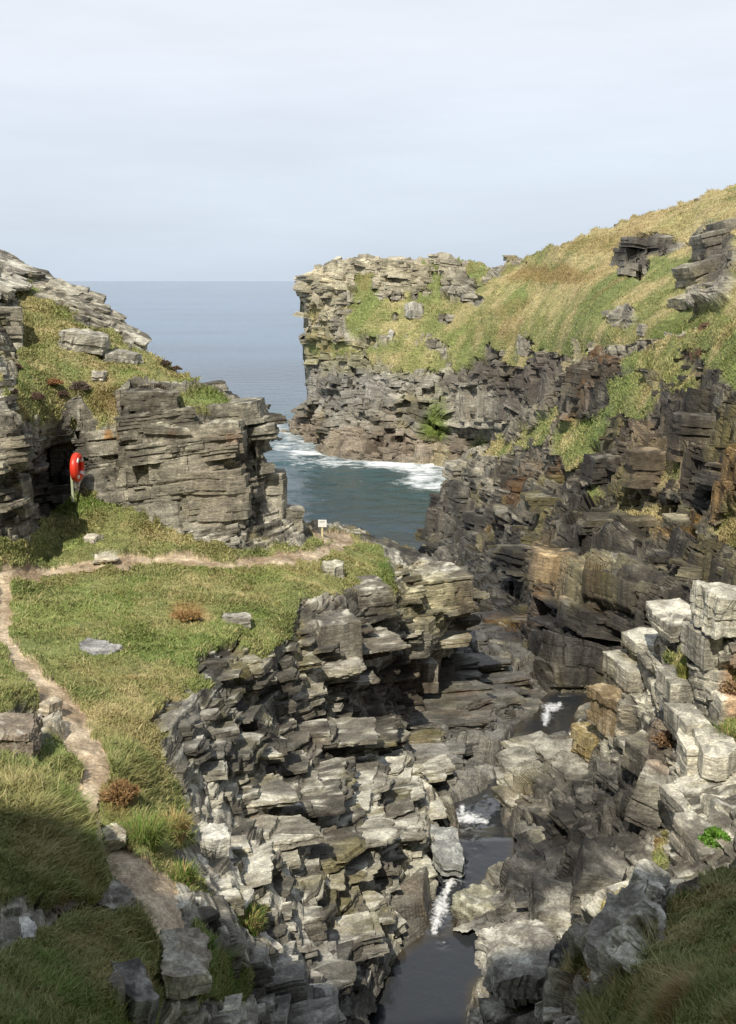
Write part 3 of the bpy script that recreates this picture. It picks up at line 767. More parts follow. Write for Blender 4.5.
# ------------------------------------------------------------------ left crag, terrace and left side of the gorge
LEFT_POLY = [(-110, 246), (5, 250), (14, 262), (36, 270), (60, 286), (88, 288), (92, 300), (118, 318), (136, 330), (134, 346), (150, 352), (176, 368), (200, 382), (236, 392), (258, 404), (262, 418), (250, 426), (268, 434), (282, 440), (262, 448), (272, 470), (286, 500), (300, 520), (330, 522), (352, 524), (378, 538), (408, 546), (430, 556), (462, 570), (468, 600), (466, 640), (444, 660), (438, 698), (415, 706), (406, 730), (420, 770), (440, 795), (436, 815), (430, 866), (428, 936), (398, 958), (380, 990), (366, 1060), (340, 1120), (-540, 1120), (-540, 200)]
LEFT_CTRL = [(-540, 300, 34), (-540, 450, 27), (-540, 545, 23), (-540, 700, 14), (-540, 1000, 6.6), (-200, 300, 36), (-200, 450, 29), (-200, 545, 25), (-200, 700, 15), (-200, 1000, 7), (-95, 300, 34), (-95, 400, 31), (-95, 480, 29), (-95, 545, 27), (-95, 600, 24), (-95, 250, 41), (-95, 700, 16), (-10, 548, 25), (0, 480, 25.5), (0, 400, 27), (22, 530, 26), (22, 440, 26.5), (40, 500, 29.5), (40, 450, 30.5), (45, 520, 28), (100, 492, 29.5), (190, 537, 29.2), (260, 547, 30), (310, 542, 32), (75, 470, 30.3), (78, 490, 29.3),
             (110, 440, 30.2), (150, 400, 30.6), (200, 420, 30.7), (200, 480, 29.8), (120, 480, 29.9), (245, 500, 30.2), (256, 500, 31.3), (260, 440, 31.6), (285, 505, 32.2), (268, 412, 33), (300, 522, 33),
             (130, 386, 31.6), (210, 388, 32.6), (60, 392, 31), (60, 340, 33.6), (100, 360, 33.6), (10, 300, 36), (0, 255, 40), (60, 290, 39), (120, 330, 38), (180, 372, 36), (10, 350, 32), (-10, 300, 33), (-10, 350, 29), (240, 395, 34), (30, 410, 29),
             (50, 560, 27.2), (150, 560, 27.6), (250, 562, 28.6), (330, 550, 31.8), (380, 562, 33), (340, 526, 38), (400, 548, 37), (0, 600, 23.6), (100, 620, 22.2), (200, 620, 22.8), (300, 600, 25.8), (350, 590, 28.8), (-10, 650, 19.6),
             (100, 680, 18.3), (170, 690, 18.3), (60, 730, 15.4), (-10, 720, 14.4), (-10, 750, 13.8), (120, 770, 14.1), (90, 800, 13), (150, 850, 11.7), (180, 900, 10.8), (130, 950, 9.4), (220, 960, 10.3), (200, 1015, 9),
             (205, 690, 19), (245, 662, 21.2), (300, 655, 24.2), (335, 622, 27), (390, 600, 31.3), (440, 575, 36), (465, 575, 39), (430, 600, 35.3), (430, 640, 35.7), (460, 640, 40), (400, 690, 36.2), (400, 640, 33.5), (350, 650, 28.8), (330, 690, 27), (360, 700, 32.5), (260, 705, 22.5), (300, 740, 25), (370, 740, 30), (400, 780, 31),
             (430, 850, 29.2), (430, 800, 32), (360, 800, 27.5), (280, 800, 22), (220, 780, 18), (180, 800, 15.3), (200, 850, 14.5), (280, 850, 20.5), (350, 860, 25), (400, 920, 26), (382, 960, 23.6), (330, 920, 21.5), (270, 910, 16.5), (300, 960, 17), (360, 1000, 20.5), (250, 960, 12.5), (300, 1020, 14.5), (230, 1025, 10.2), (340, 1030, 18.5),
             (480, 850, 33.5), (470, 750, 41), (450, 700, 43), (450, 940, 29), (440, 1030, 25), (400, 1030, 22.5), (-20, 900, 10), (-20, 1030, 7), (60, 900, 10.5), (60, 1020, 7.8)]
MAIN_PATH = [(-10, 576, 10), (30, 575, 7), (80, 567, 6), (130, 563, 7), (178, 557, 6), (215, 565, 4), (262, 563, 5), (300, 559, 7), (330, 550, 8), (345, 540, 7), (322, 536, 5)]
SIDE_PATH = [(4, 575, 10), (2, 610, 9), (4, 640, 10), (30, 670, 11), (58, 702, 13), (78, 735, 18), (92, 755, 15), (98, 775, 12), (90, 792, 14), (80, 808, 14)]
LOW_PATH = [(82, 806, 11), (100, 840, 10), (130, 868, 15), (158, 890, 20), (165, 915, 20), (180, 940, 12)]
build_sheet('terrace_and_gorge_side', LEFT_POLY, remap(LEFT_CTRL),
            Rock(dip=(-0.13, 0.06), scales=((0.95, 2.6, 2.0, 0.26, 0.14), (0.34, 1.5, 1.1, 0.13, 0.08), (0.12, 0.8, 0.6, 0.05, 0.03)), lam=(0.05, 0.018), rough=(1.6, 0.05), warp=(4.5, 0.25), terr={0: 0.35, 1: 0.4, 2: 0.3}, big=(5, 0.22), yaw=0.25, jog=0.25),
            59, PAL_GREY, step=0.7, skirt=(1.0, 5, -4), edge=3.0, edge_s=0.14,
            grass=[[(4, 290), (20, 280), (60, 305), (100, 325), (130, 345), (160, 358), (200, 378), (190, 384), (130, 384), (118, 396), (124, 420), (100, 426), (80, 400), (60, 420), (30, 425), (10, 410), (0, 370)],
                   [(176, 398), (200, 390), (228, 398), (232, 410), (205, 412), (180, 406)],
                   [(-560, 545), (30, 540), (50, 510), (85, 490), (110, 500), (140, 512), (190, 538), (240, 550), (300, 548), (318, 535), (330, 530), (350, 535), (378, 548), (392, 570), (396, 600), (370, 590), (330, 598), (300, 605), (290, 640), (262, 668), (240, 640), (215, 650), (190, 662), (210, 690), (170, 700), (155, 720), (165, 765), (180, 790), (195, 850), (210, 900), (150, 870), (110, 850), (100, 790), (20, 760), (-560, 740), (-560, 640)],
                   [(-560, 770), (60, 770), (110, 860), (110, 900), (160, 940), (150, 1160), (-560, 1160)],
                   [(222, 905), (250, 898), (268, 915), (262, 930), (232, 926)], [(196, 925), (215, 922), (214, 950), (198, 952)], [(180, 985), (225, 955), (262, 960), (250, 1000), (200, 1010)], [(70, 395), (80, 420), (78, 455), (66, 450)]],
            bare=[(98, 650, 14, 9), (40, 725, 45, 22), (8, 740, 30, 28), (70, 296, 40, 8), (108, 318, 34, 10), (80, 345, 26, 9), (118, 358, 20, 7), (332, 571, 12, 7), (236, 622, 14, 7), (75, 410, 8, 10), (10, 340, 12, 50), (160, 905, 26, 30), (105, 905, 20, 20), (105, 555, 12, 4), (200, 860, 30, 18)],
            path=[MAIN_PATH, SIDE_PATH, LOW_PATH],
            pushes=[(52, 490, 14, 40, 1.4), (78, 455, 7, 22, 0.9), (250, 480, 4, 40, 0.7), (330, 650, 14, 40, -0.6), (300, 630, 10, 20, 0.5), (225, 465, 22, 8, 0.5), (205, 425, 50, 25, -0.5)],
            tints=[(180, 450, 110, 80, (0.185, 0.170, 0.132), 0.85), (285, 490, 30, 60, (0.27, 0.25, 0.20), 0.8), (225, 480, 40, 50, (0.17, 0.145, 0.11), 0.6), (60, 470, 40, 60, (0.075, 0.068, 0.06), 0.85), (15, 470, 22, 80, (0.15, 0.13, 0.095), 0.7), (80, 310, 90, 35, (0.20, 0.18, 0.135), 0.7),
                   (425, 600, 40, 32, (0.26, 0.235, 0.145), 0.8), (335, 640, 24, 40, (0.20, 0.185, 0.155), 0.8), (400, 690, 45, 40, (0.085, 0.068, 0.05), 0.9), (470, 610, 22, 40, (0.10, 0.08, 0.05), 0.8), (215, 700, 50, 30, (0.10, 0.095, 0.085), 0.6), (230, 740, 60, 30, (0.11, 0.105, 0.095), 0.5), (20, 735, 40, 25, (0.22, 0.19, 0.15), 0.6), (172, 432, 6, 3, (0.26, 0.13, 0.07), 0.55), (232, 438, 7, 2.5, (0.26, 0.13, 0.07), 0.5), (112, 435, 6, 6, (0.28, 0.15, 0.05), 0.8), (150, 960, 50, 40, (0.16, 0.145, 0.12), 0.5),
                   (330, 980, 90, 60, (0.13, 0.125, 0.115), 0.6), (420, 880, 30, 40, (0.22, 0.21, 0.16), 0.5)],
            colour=dict(lichen=0.70, yellow=0.30, ochre=0.08, contrast=1.45), grass_kw=dict(dry=0.22, lush=0.40, rust=0.22, zones=[(200, 640, 60, 60, 0.25), (60, 380, 70, 50, 0.25), (120, 440, 30, 40, 0.3), (170, 760, 30, 60, 0.25), (380, 580, 20, 20, -0.3), (70, 515, 50, 20, -0.35), (60, 960, 90, 60, -0.25)],
                 lushz=[(70, 505, 40, 14, (0.085, 0.165, 0.022), 0.75), (395, 575, 26, 20, (0.085, 0.15, 0.025), 0.7), (188, 618, 22, 14, (0.26, 0.15, 0.06), 0.7), (120, 800, 20, 24, (0.24, 0.13, 0.06), 0.6), (110, 400, 30, 16, (0.22, 0.12, 0.06), 0.5), (240, 665, 20, 12, (0.10, 0.14, 0.02), 0.7)]),
            blade=(1.6, 0.085, 0.00055), rag=5.0, blur=5, disp_mul=0.7, quiet=[(185, 885, 45, 60, 0.8), (215, 760, 40, 90, 0.5), (60, 285, 90, 40, 0.8), (345, 525, 50, 16, 0.85), (400, 550, 40, 14, 0.8), (200, 680, 40, 30, 0.5), (300, 630, 30, 30, 0.5)],
            avoid=stream_sdf, keep=[(322, 524, 26), (340, 540, 22), (76, 475, 14), (178, 960, 40)],
            slabs=[dict(poly=[(150, 640), (300, 590), (400, 560), (470, 570), (470, 700), (450, 1000), (400, 1040), (200, 1040), (150, 900)], n=430, L=(1.0, 4.4), T=(0.08, 0.42), p=(0.05, 0.32), asp=(0.35, 0.6), lam=0.05, seg=0.085, tilt=0.012, yj=0.07, yaw=0.12, swap=0.04, bed=0.085),
                   dict(poly=[(150, 640), (300, 590), (400, 560), (470, 570), (470, 700), (450, 1000), (400, 1040), (200, 1040), (150, 900)], n=300, L=(0.4, 1.5), T=(0.06, 0.28), p=(0.05, 0.36), asp=(0.4, 0.8), lam=0.04, seg=0.07, tilt=0.015, yj=0.12, yaw=0.12, swap=0.1, bed=0.075),
                   dict(poly=[(190, 720), (350, 720), (440, 800), (430, 950), (250, 1040), (190, 900)], n=60, L=(1.8, 4.5), T=(0.25, 0.5), p=(0.03, 0.2), asp=(0.35, 0.6), lam=0.06, seg=0.1, tilt=0.012, yj=0.08, yaw=0.12, swap=0.0, bed=0.1),
                   dict(poly=[(100, 390), (330, 420), (330, 545), (110, 540)], n=90, L=(0.9, 3.4), T=(0.2, 0.8), p=(0.0, 0.10), lam=0.09, seg=0.11, tilt=0.015, yj=0.1, swap=0.1, bed=0.14),
                   dict(poly=[(-20, 290), (25, 290), (30, 400), (90, 430), (80, 520), (20, 545), (-20, 545)], n=150, L=(0.5, 1.8), T=(0.12, 0.5), p=(0.04, 0.3), lam=0.06, seg=0.1, tilt=0.05),
                   dict(poly=[(-20, 245), (95, 285), (150, 350), (110, 335), (30, 285), (-20, 300)], n=75, L=(0.9, 2.6), T=(0.12, 0.34), p=(0.1, 0.4), lam=0.06, seg=0.11, tilt=0.05, dip=(0.42, -0.1), yaw=0.1),
                   dict(poly=[(180, 370), (330, 420), (300, 440), (170, 400)], n=36, L=(0.7, 1.8), T=(0.12, 0.3), p=(0.1, 0.45), lam=0.06, seg=0.11, tilt=0.05)],
            features=[(160, 445, 46, 34, 1.2, 0.05, 0.05, 5), (215, 440, 60, 30, 1.4, -0.05, -0.1, 6), (222, 415, 70, 20, 1.5, 0.0, -0.06, 4), (150, 402, 56, 18, 1.3, 0.1, 0.02, 4), (215, 500, 70, 56, 1.0, 0.05, 0.03, 9), (170, 490, 40, 40, 1.0, 0.1, 0.03, 6), (274, 500, 26, 50, 1.0, 0.2, 0.05, 9), (290, 520, 22, 22, 0.8, 0.2, 0.05, 5), (135, 470, 36, 44, 0.9, 0.1, 0.08, 6), (252, 432, 56, 12, 1.5, 0.05, -0.08, 3),
                      (10, 455, 30, 26, 1.4, 0.2, 0.0, 5), (8, 500, 34, 34, 1.4, 0.3, 0.0, 7), (6, 330, 22, 40, 1.2, 0.3, 0.0, 8), (60, 462, 26, 40, 1.0, 0.2, 0.0, 7), (416, 900, 44, 46, 1.2, 0.35, 0.0, 9), (408, 945, 30, 24, 1.0, 0.4, 0.0, 4), (430, 598, 64, 40, 2.0, 0.25, -0.03, 10), (408, 640, 50, 34, 1.6, 0.3, 0.0, 6), (412, 676, 44, 30, 1.4, 0.2, 0.0, 2), (334, 652, 44, 60, 1.2, 0.35, 0.0, 3), (365, 600, 44, 26, 1.4, 0.3, 0.0, 6)])

# ------------------------------------------------------------------ right bank: crag, fallen slabs and the grassy slope
RIGHT_POLY = [(1000, 540), (738, 592), (720, 600), (706, 616), (690, 622), (664, 622), (645, 640), (630, 650), (618, 668), (600, 690), (590, 712), (572, 730), (554, 752), (518, 768), (502, 790), (504, 806), (516, 818), (516, 862), (488, 882), (462, 906), (450, 932), (470, 931), (508, 938), (517, 948), (496, 964), (470, 985), (462, 1120), (1000, 1120)]
RIGHT_CTRL = [(765, 590, 22.6), (738, 600, 22.6), (716, 612, 22.8), (700, 640, 23.0), (690, 622, 26), (660, 630, 29), (640, 645, 30.5), (625, 668, 31), (690, 680, 22.6), (690, 740, 22), (668, 700, 25.5), (650, 690, 28), (655, 725, 26.2), (615, 700, 31.2), (612, 730, 31), (588, 745, 33.5), (590, 720, 36), (640, 770, 26.5), (690, 800, 21.8), (755, 800, 21.6), (755, 700, 22.2),
              (690, 850, 20.6), (650, 860, 22), (660, 820, 23.5), (600, 800, 29), (560, 770, 33.5), (530, 780, 33.6), (510, 800, 33.8), (490, 812, 34.3), (540, 830, 30.8), (560, 860, 27.6), (600, 850, 25), (520, 870, 27.7), (500, 850, 29.8), (480, 880, 28.3), (480, 930, 25.1), (450, 910, 26.8), (440, 935, 25.7), (520, 910, 25.3), (560, 900, 23.4), (610, 890, 20.8),
              (520, 950, 21.6), (490, 970, 21.8), (520, 980, 20), (470, 1000, 21.5), (450, 1000, 23), (440, 960, 25.5), (580, 950, 18.7), (620, 930, 17.2), (640, 890, 18.8), (580, 1000, 15.8), (640, 970, 13.6), (640, 930, 15.5), (700, 900, 16), (745, 880, 16.5), (755, 1030, 8.8), (900, 1030, 7.5), (1000, 560, 20), (1000, 700, 18), (1000, 850, 13), (1000, 1030, 7), (690, 1000, 11), (700, 950, 13.3), (610, 1030, 13), (540, 1030, 16.8), (480, 1030, 20)]
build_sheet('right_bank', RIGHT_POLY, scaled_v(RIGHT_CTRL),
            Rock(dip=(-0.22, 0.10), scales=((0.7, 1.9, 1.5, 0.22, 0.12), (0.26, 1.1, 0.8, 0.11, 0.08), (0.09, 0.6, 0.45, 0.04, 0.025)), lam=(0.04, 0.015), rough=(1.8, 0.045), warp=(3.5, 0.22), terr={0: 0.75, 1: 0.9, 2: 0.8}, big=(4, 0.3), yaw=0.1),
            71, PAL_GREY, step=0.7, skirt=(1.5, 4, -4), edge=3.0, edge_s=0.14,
            grass=[[(1020, 820), (820, 860), (720, 882), (690, 902), (665, 922), (655, 950), (640, 975), (615, 998), (585, 1010), (570, 1140), (1020, 1140)], [(600, 905), (625, 895), (640, 915), (612, 935), (600, 930)], [(650, 850), (662, 838), (664, 862), (650, 880)],
                   [(560, 965), (590, 955), (585, 985), (560, 990)], [(665, 660), (690, 650), (700, 662), (682, 676)], [(722, 700), (736, 668), (820, 660), (820, 750), (720, 760)]],
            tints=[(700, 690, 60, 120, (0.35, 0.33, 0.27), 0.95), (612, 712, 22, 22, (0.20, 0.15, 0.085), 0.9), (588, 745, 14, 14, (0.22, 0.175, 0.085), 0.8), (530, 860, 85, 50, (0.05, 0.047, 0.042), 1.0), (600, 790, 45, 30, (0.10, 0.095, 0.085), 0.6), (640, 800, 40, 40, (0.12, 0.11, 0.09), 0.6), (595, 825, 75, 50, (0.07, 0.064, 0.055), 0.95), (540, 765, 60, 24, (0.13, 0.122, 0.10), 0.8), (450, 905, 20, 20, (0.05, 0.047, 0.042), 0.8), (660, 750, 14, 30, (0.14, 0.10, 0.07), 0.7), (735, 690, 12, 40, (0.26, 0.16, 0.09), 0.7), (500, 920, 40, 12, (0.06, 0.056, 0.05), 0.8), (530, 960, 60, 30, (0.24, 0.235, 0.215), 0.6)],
            colour=dict(lichen=0.6, yellow=0.2, ochre=0.12, contrast=1.4), grass_kw=dict(dry=0.35, lush=0.5, rust=0.7), blade=(1.7, 0.12, 0.0007), wetzones=[(500, 860, 60, 50, 0.5)], rag=7.0, blur=5,
            avoid=stream_sdf,
            slabs=[dict(poly=[(560, 690), (480, 800), (440, 930), (460, 1040), (600, 1000), (660, 900), (640, 760)], n=330, L=(0.5, 2.6), T=(0.06, 0.26), p=(0.02, 0.26), asp=(0.4, 0.75), lam=0.04, seg=0.075, tilt=0.03, yj=0.15, bed=0.075, swap=0.1),
                   dict(poly=[(600, 690), (640, 640), (740, 590), (780, 590), (780, 860), (680, 880), (640, 780)], n=110, L=(0.35, 1.2), T=(0.1, 0.4), p=(0.05, 0.3), lam=0.06, seg=0.08, tilt=0.05)],
            features=[(716, 652, 34, 32, 1.0, 0.1, 0.0, 2), (716, 677, 24, 14, 0.8, 0.0, 0.0, 2), (690, 701, 42, 36, 1.1, 0.05, 0.0, 2), (697, 735, 30, 26, 1.0, 0.1, 0.0, 2), (696, 762, 26, 30, 1.0, 0.0, 0.0, 3), (724, 775, 38, 50, 1.3, -0.1, 0.0, 3), (683, 628, 42, 14, 1.6, 0.1, -0.05, 3), (652, 650, 36, 16, 1.4, 0.1, -0.15, 3), (645, 683, 54, 30, 1.4, 0.1, -0.05, 4),
                      (698, 820, 30, 22, 1.0, 0.2, -0.1, 3), (708, 858, 40, 26, 1.2, 0.1, 0.1, 4), (664, 806, 40, 50, 1.2, -0.5, 0.3, 5), (542, 764, 60, 9, 2.0, 0.25, -0.10, 3), (530, 778, 56, 10, 1.8, 0.3, -0.10, 3), (518, 794, 40, 12, 1.4, 0.3, -0.1, 3), (516, 808, 30, 12, 1.2, 0.3, -0.1, 3), (575, 775, 50, 10, 1.8, 0.2, -0.12, 3), (655, 770, 40, 30, 1.2, 0.3, 0.0, 3), (604, 895, 50, 44, 1.2, -0.3, 0.25, 5), (560, 925, 50, 30, 1.2, -0.2, 0.2, 5), (730, 720, 26, 44, 1.0, 0.0, 0.0, 4)])

# ------------------------------------------------------------------ grassy mounds close by on the left
MOUND_POLY = [(-540, 730), (20, 764), (48, 776), (76, 800), (92, 830), (100, 862), (104, 892), (96, 905), (60, 915), (100, 920), (140, 922), (154, 940), (156, 980), (142, 1010), (130, 1060), (120, 1150), (-540, 1150)]
MOUND_CTRL = [(-20, 765, 10.8), (50, 790, 10.3), (95, 850, 9.7), (50, 860, 8.9), (0, 880, 8), (100, 900, 9.0), (40, 905, 8.0), (60, 930, 7.9), (110, 925, 8.4), (150, 945, 8.6), (0, 930, 7.2), (60, 980, 6.9), (120, 990, 7.3), (150, 990, 8), (60, 1040, 6.0), (0, 1030, 5.6), (130, 1040, 7.0), (-20, 960, 6.5), (-200, 770, 10), (-200, 1000, 5.6), (60, 1150, 4.9), (-540, 740, 9.0), (-540, 1000, 5.2), (-540, 1150, 4.4)]
build_sheet('grassy_mound', MOUND_POLY, MOUND_CTRL,
            Rock(scales=((0.6, 1.0, 1.0, 0.3, 0.1), (0.2, 0.6, 0.5, 0.1, 0.05)), lam=(0.04, 0.02)), 83, PAL_GREY, disp_mul=0.3, step=0.9, skirt=(0.6, 1.6, -2.5), edge=4.0,
            grass=[[(-560, 740), (30, 740), (200, 820), (200, 905), (90, 908), (10, 900), (-560, 930)], [(-560, 965), (0, 960), (50, 930), (90, 912), (200, 900), (200, 1160), (-560, 1160)]],
            bare=[(75, 912, 16, 5), (132, 1000, 22, 22)], colour=dict(lichen=0.3), grass_kw=dict(dry=0.12, lush=0.6, rust=0.2), blade=(2.4, 0.095, 0.0006), rag=6.0)

# ------------------------------------------------------------------ turf blades
def build_blades():
    for (name, P, c, D, u, v, hl, wl) in BLADES:
        n = len(P)
        far = np.clip(D / 28.0, 0.25, 10)
        hgt = hl * (0.45 + 0.9 * rng.random(n)) * (0.75 + 0.5 * fbm(P * 0.9, 3, 5).clip(-0.8, 1.0))
        tall = rng.random(n) < 0.015
        hgt = np.where(tall, hgt * 1.8, hgt)
        wd = np.maximum(D * wl, 0.0035) * (0.7 + 0.6 * rng.random(n))
        ang = rng.random(n) * 2 * np.pi
        lean = rng.normal(0, 0.6, (n, 2)) + 0.5 * np.stack([fbm(P * 1.3, 2, 71), fbm(P * 1.3, 2, 72)], -1)
        side = np.stack([np.cos(ang), np.sin(ang), np.zeros(n)], -1) * wd[:, None]
        base = P + np.c_[rng.normal(0, 1, (n, 2)) * (D * 0.0009)[:, None], np.full(n, -0.02)]
        mid = base + np.c_[lean * 0.35 * hgt[:, None], 0.6 * hgt]
        tip = base + np.c_[lean * hgt[:, None], hgt * 0.95]
        V = np.stack([base - side, base + side, mid + side * 0.7, tip, mid - side * 0.7], 1).reshape(-1, 3)
        b = (np.arange(n) * 5)[:, None]
        F3 = np.concatenate([b + np.array([0, 1, 2]), b + np.array([0, 2, 4]), b + np.array([4, 2, 3])])
        cc = c * (0.85 + 0.36 * rng.random(n))[:, None]
        dryb = (rng.random(n) < 0.08) | tall
        cc[dryb] = lerp(cc[dryb], np.array(G_STRAW), 0.65)
        cols = np.repeat(cc, 5, 0)
        o = mesh_from('grass', V, F3, M_GRASS, cols, None, k=3)
        lab = {'headland': 'straw and green grass over the far headland and hillside', 'gorge_cliff': 'grass patches on ledges of the dark right cliff', 'terrace_and_gorge_side': 'short green turf covering the left terrace and slope',
               'right_bank': 'rough shaded grass on the bottom right bank', 'grassy_mound': 'long green grass on the near left mounds'}[name]
        tag(o, lab, 'grass', kind='stuff')
build_blades()

STRUCT = {'headland': 'rocky headland with grassy hillside behind the inlet', 'gorge_cliff': 'dark layered slate cliff on the right of the gorge', 'stream_bed': 'wet dark slate floor of the gorge',
          'terrace_and_gorge_side': 'left slate crag, grassy terrace with path and rocky gorge side', 'right_bank': 'pale slate crag and fallen rocks on the right bank', 'grassy_mound': 'shaded grassy mounds at the near left'}
for k, l in STRUCT.items():
    o = bpy.data.objects[k]
    tag(o, l, 'terrain', kind='structure')

#@@WATER@@
# ------------------------------------------------------------------ sea
def water_mat(name, deep, rough, bscale, bstr, bdist, foam_scale, foamcol=(0.82, 0.85, 0.86), stretch=(1, 1, 1), ior=1.33, spec=0.5):
    m, nt, b = new_mat(name)
    N, L = nt.nodes, nt.links
    g = N.new('ShaderNodeNewGeometry')
    a = N.new('ShaderNodeAttribute'); a.attribute_name = 'Wet'
    cA = N.new('ShaderNodeAttribute'); cA.attribute_name = 'Col'
    mp = N.new('ShaderNodeMapping'); mp.inputs['Scale'].default_value = stretch
    L.new(g.outputs['Position'], mp.inputs['Vector'])
    n = N.new('ShaderNodeTexNoise'); n.inputs['Scale'].default_value = bscale; n.inputs['Detail'].default_value = 6; n.inputs['Roughness'].default_value = 0.6
    L.new(mp.outputs['Vector'], n.inputs['Vector'])
    bp = N.new('ShaderNodeBump'); bp.inputs['Strength'].default_value = bstr; bp.inputs['Distance'].default_value = bdist
    L.new(n.outputs['Fac'], bp.inputs['Height'])
    L.new(bp.outputs['Normal'], b.inputs['Normal'])
    n2 = N.new('ShaderNodeTexNoise'); n2.inputs['Scale'].default_value = foam_scale; n2.inputs['Detail'].default_value = 7; n2.inputs['Roughness'].default_value = 0.7
    L.new(mp.outputs['Vector'], n2.inputs['Vector'])
    ad = N.new('ShaderNodeMath'); ad.operation = 'ADD'
    L.new(a.outputs['Fac'], ad.inputs[0]); L.new(n2.outputs['Fac'], ad.inputs[1])
    mr = N.new('ShaderNodeMapRange'); mr.inputs['From Min'].default_value = 0.86; mr.inputs['From Max'].default_value = 1.16
    L.new(ad.outputs[0], mr.inputs['Value'])
    mx = N.new('ShaderNodeMix'); mx.data_type = 'RGBA'
    L.new(mr.outputs['Result'], mx.inputs['Factor'])
    L.new(cA.outputs['Color'], mx.inputs['A'])
    mx.inputs['B'].default_value = (*foamcol, 1)
    L.new(mx.outputs['Result'], b.inputs['Base Color'])
    r2 = N.new('ShaderNodeMapRange'); r2.inputs['To Min'].default_value = rough; r2.inputs['To Max'].default_value = 0.8
    L.new(mr.outputs['Result'], r2.inputs['Value']); L.new(r2.outputs['Result'], b.inputs['Roughness'])
    b.inputs['IOR'].default_value = ior
    b.inputs['Specular IOR Level'].default_value = spec
    return m

M_SEA = water_mat('sea_water', None, 0.16, 0.35, 0.9, 0.5, 1.1, stretch=(0.6, 1.0, 1))
rows = np.concatenate([np.linspace(70, 230, 420), np.geomspace(231, 40000, 160)])
cols_ = np.linspace(-0.75, 0.75, 420)
DD, AA = np.meshgrid(rows, cols_, indexing='ij')
SX = DD * AA
SP3 = np.stack([SX, DD, np.zeros_like(SX)], -1).reshape(-1, 3)
amp = sstep(215, 110, SP3[:, 1])
wave = 0.22 * fbm(SP3 * np.array([0.10, 0.22, 0]), 4, 400) + 0.10 * fbm(SP3 * np.array([0.5, 0.9, 0]), 3, 410)
SP3[:, 2] = wave * amp
shore = np.array([at(a, b, D_for_z(b, -CZ))[:2] for a, b in [(262, 420), (290, 434), (310, 448), (330, 456), (360, 461), (390, 463), (420, 466), (446, 468), (452, 480)]])
d = np.full(len(SP3), 1e9)
for (ax, ay), (bx, by) in zip(shore[:-1], shore[1:]):
    ex, ey = bx - ax, by - ay
    t = np.clip(((SP3[:, 0] - ax) * ex + (SP3[:, 1] - ay) * ey) / (ex * ex + ey * ey), 0, 1)
    d = np.minimum(d, np.hypot(SP3[:, 0] - ax - ex * t, SP3[:, 1] - ay - ey * t))
swirl = fbm(SP3 * np.array([0.06, 0.12, 0]), 4, 430, 0.6)
foam = 0.46 * np.exp(-(d / 3.8) ** 2) + 0.32 * np.exp(-((d - 7 - 5 * swirl) / 2.2) ** 2) * (SP3[:, 0] > -13) + 0.25 * np.exp(-((d - 13 - 6 * swirl) / 1.6) ** 2) * (SP3[:, 0] > -9)
foam *= np.where(SP3[:, 0] < -18, 0.55, 1.0)
rocks2 = np.array([[at(438, 486, D_for_z(486, -CZ))[0], D_for_z(486, -CZ)]])
foam += 0.12 * np.exp(-((np.hypot(SP3[:, 0] - rocks2[0, 0], SP3[:, 1] - rocks2[0, 1])) / 6) ** 2)
swell = fbm(SP3 * np.array([0.012, 0.03, 0]), 4, 440)
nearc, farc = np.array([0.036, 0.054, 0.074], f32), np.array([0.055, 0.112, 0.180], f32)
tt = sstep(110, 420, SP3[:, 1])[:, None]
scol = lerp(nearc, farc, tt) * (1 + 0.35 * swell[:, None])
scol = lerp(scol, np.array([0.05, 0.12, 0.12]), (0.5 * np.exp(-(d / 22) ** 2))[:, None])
nr, nc = DD.shape
I = np.arange(nr * nc).reshape(nr, nc)
SF = np.stack([I[:-1, :-1], I[:-1, 1:], I[1:, 1:], I[1:, :-1]], -1).reshape(-1, 4)
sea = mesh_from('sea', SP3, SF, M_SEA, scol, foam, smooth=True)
tag(sea, 'blue grey sea reaching the horizon with white surf under the headland', 'sea', kind='structure')

# ------------------------------------------------------------------ stream
M_STREAM = water_mat('stream_water', None, 0.04, 3.0, 0.22, 0.05, 11.0, foamcol=(0.75, 0.76, 0.76), spec=0.85)
su, sv = np.meshgrid(np.arange(355, 610, 1.0), np.arange(670, 1036, 1.0))
Dw = np.full(su.shape, 30.0)
for _ in range(40):
    Dw = 0.5 * Dw + 0.5 * (water_z(Dw) - CZ) / slope(su, sv)[1]
WP = at(su, sv, Dw)
WP[..., 2] = water_z(WP[..., 1])
sd = stream_sdf(su, sv) < 5
q = sd[:-1, :-1] & sd[1:, :-1] & sd[:-1, 1:] & sd[1:, 1:]
I = np.arange(su.size).reshape(su.shape)
WF = np.stack([I[1:, :-1][q], I[1:, 1:][q], I[:-1, 1:][q], I[:-1, :-1][q]], -1)
fo = np.zeros(su.shape)
for (a, b, ra, rb, s) in [(441, 905, 8, 14, 0.75), (436, 920, 6, 9, 0.7), (452, 880, 10, 9, 0.55), (468, 818, 14, 6, 0.75), (460, 812, 8, 6, 0.5), (552, 707, 10, 4, 0.75), (546, 716, 5, 6, 0.7), (480, 800, 8, 6, 0.25), (455, 862, 8, 6, 0.4)]:
    fo = np.maximum(fo, min(0.66, s * 0.9) * np.exp(-((su - a) / (ra * 1.5)) ** 2 - ((sv - b) / (rb * 1.4)) ** 2))
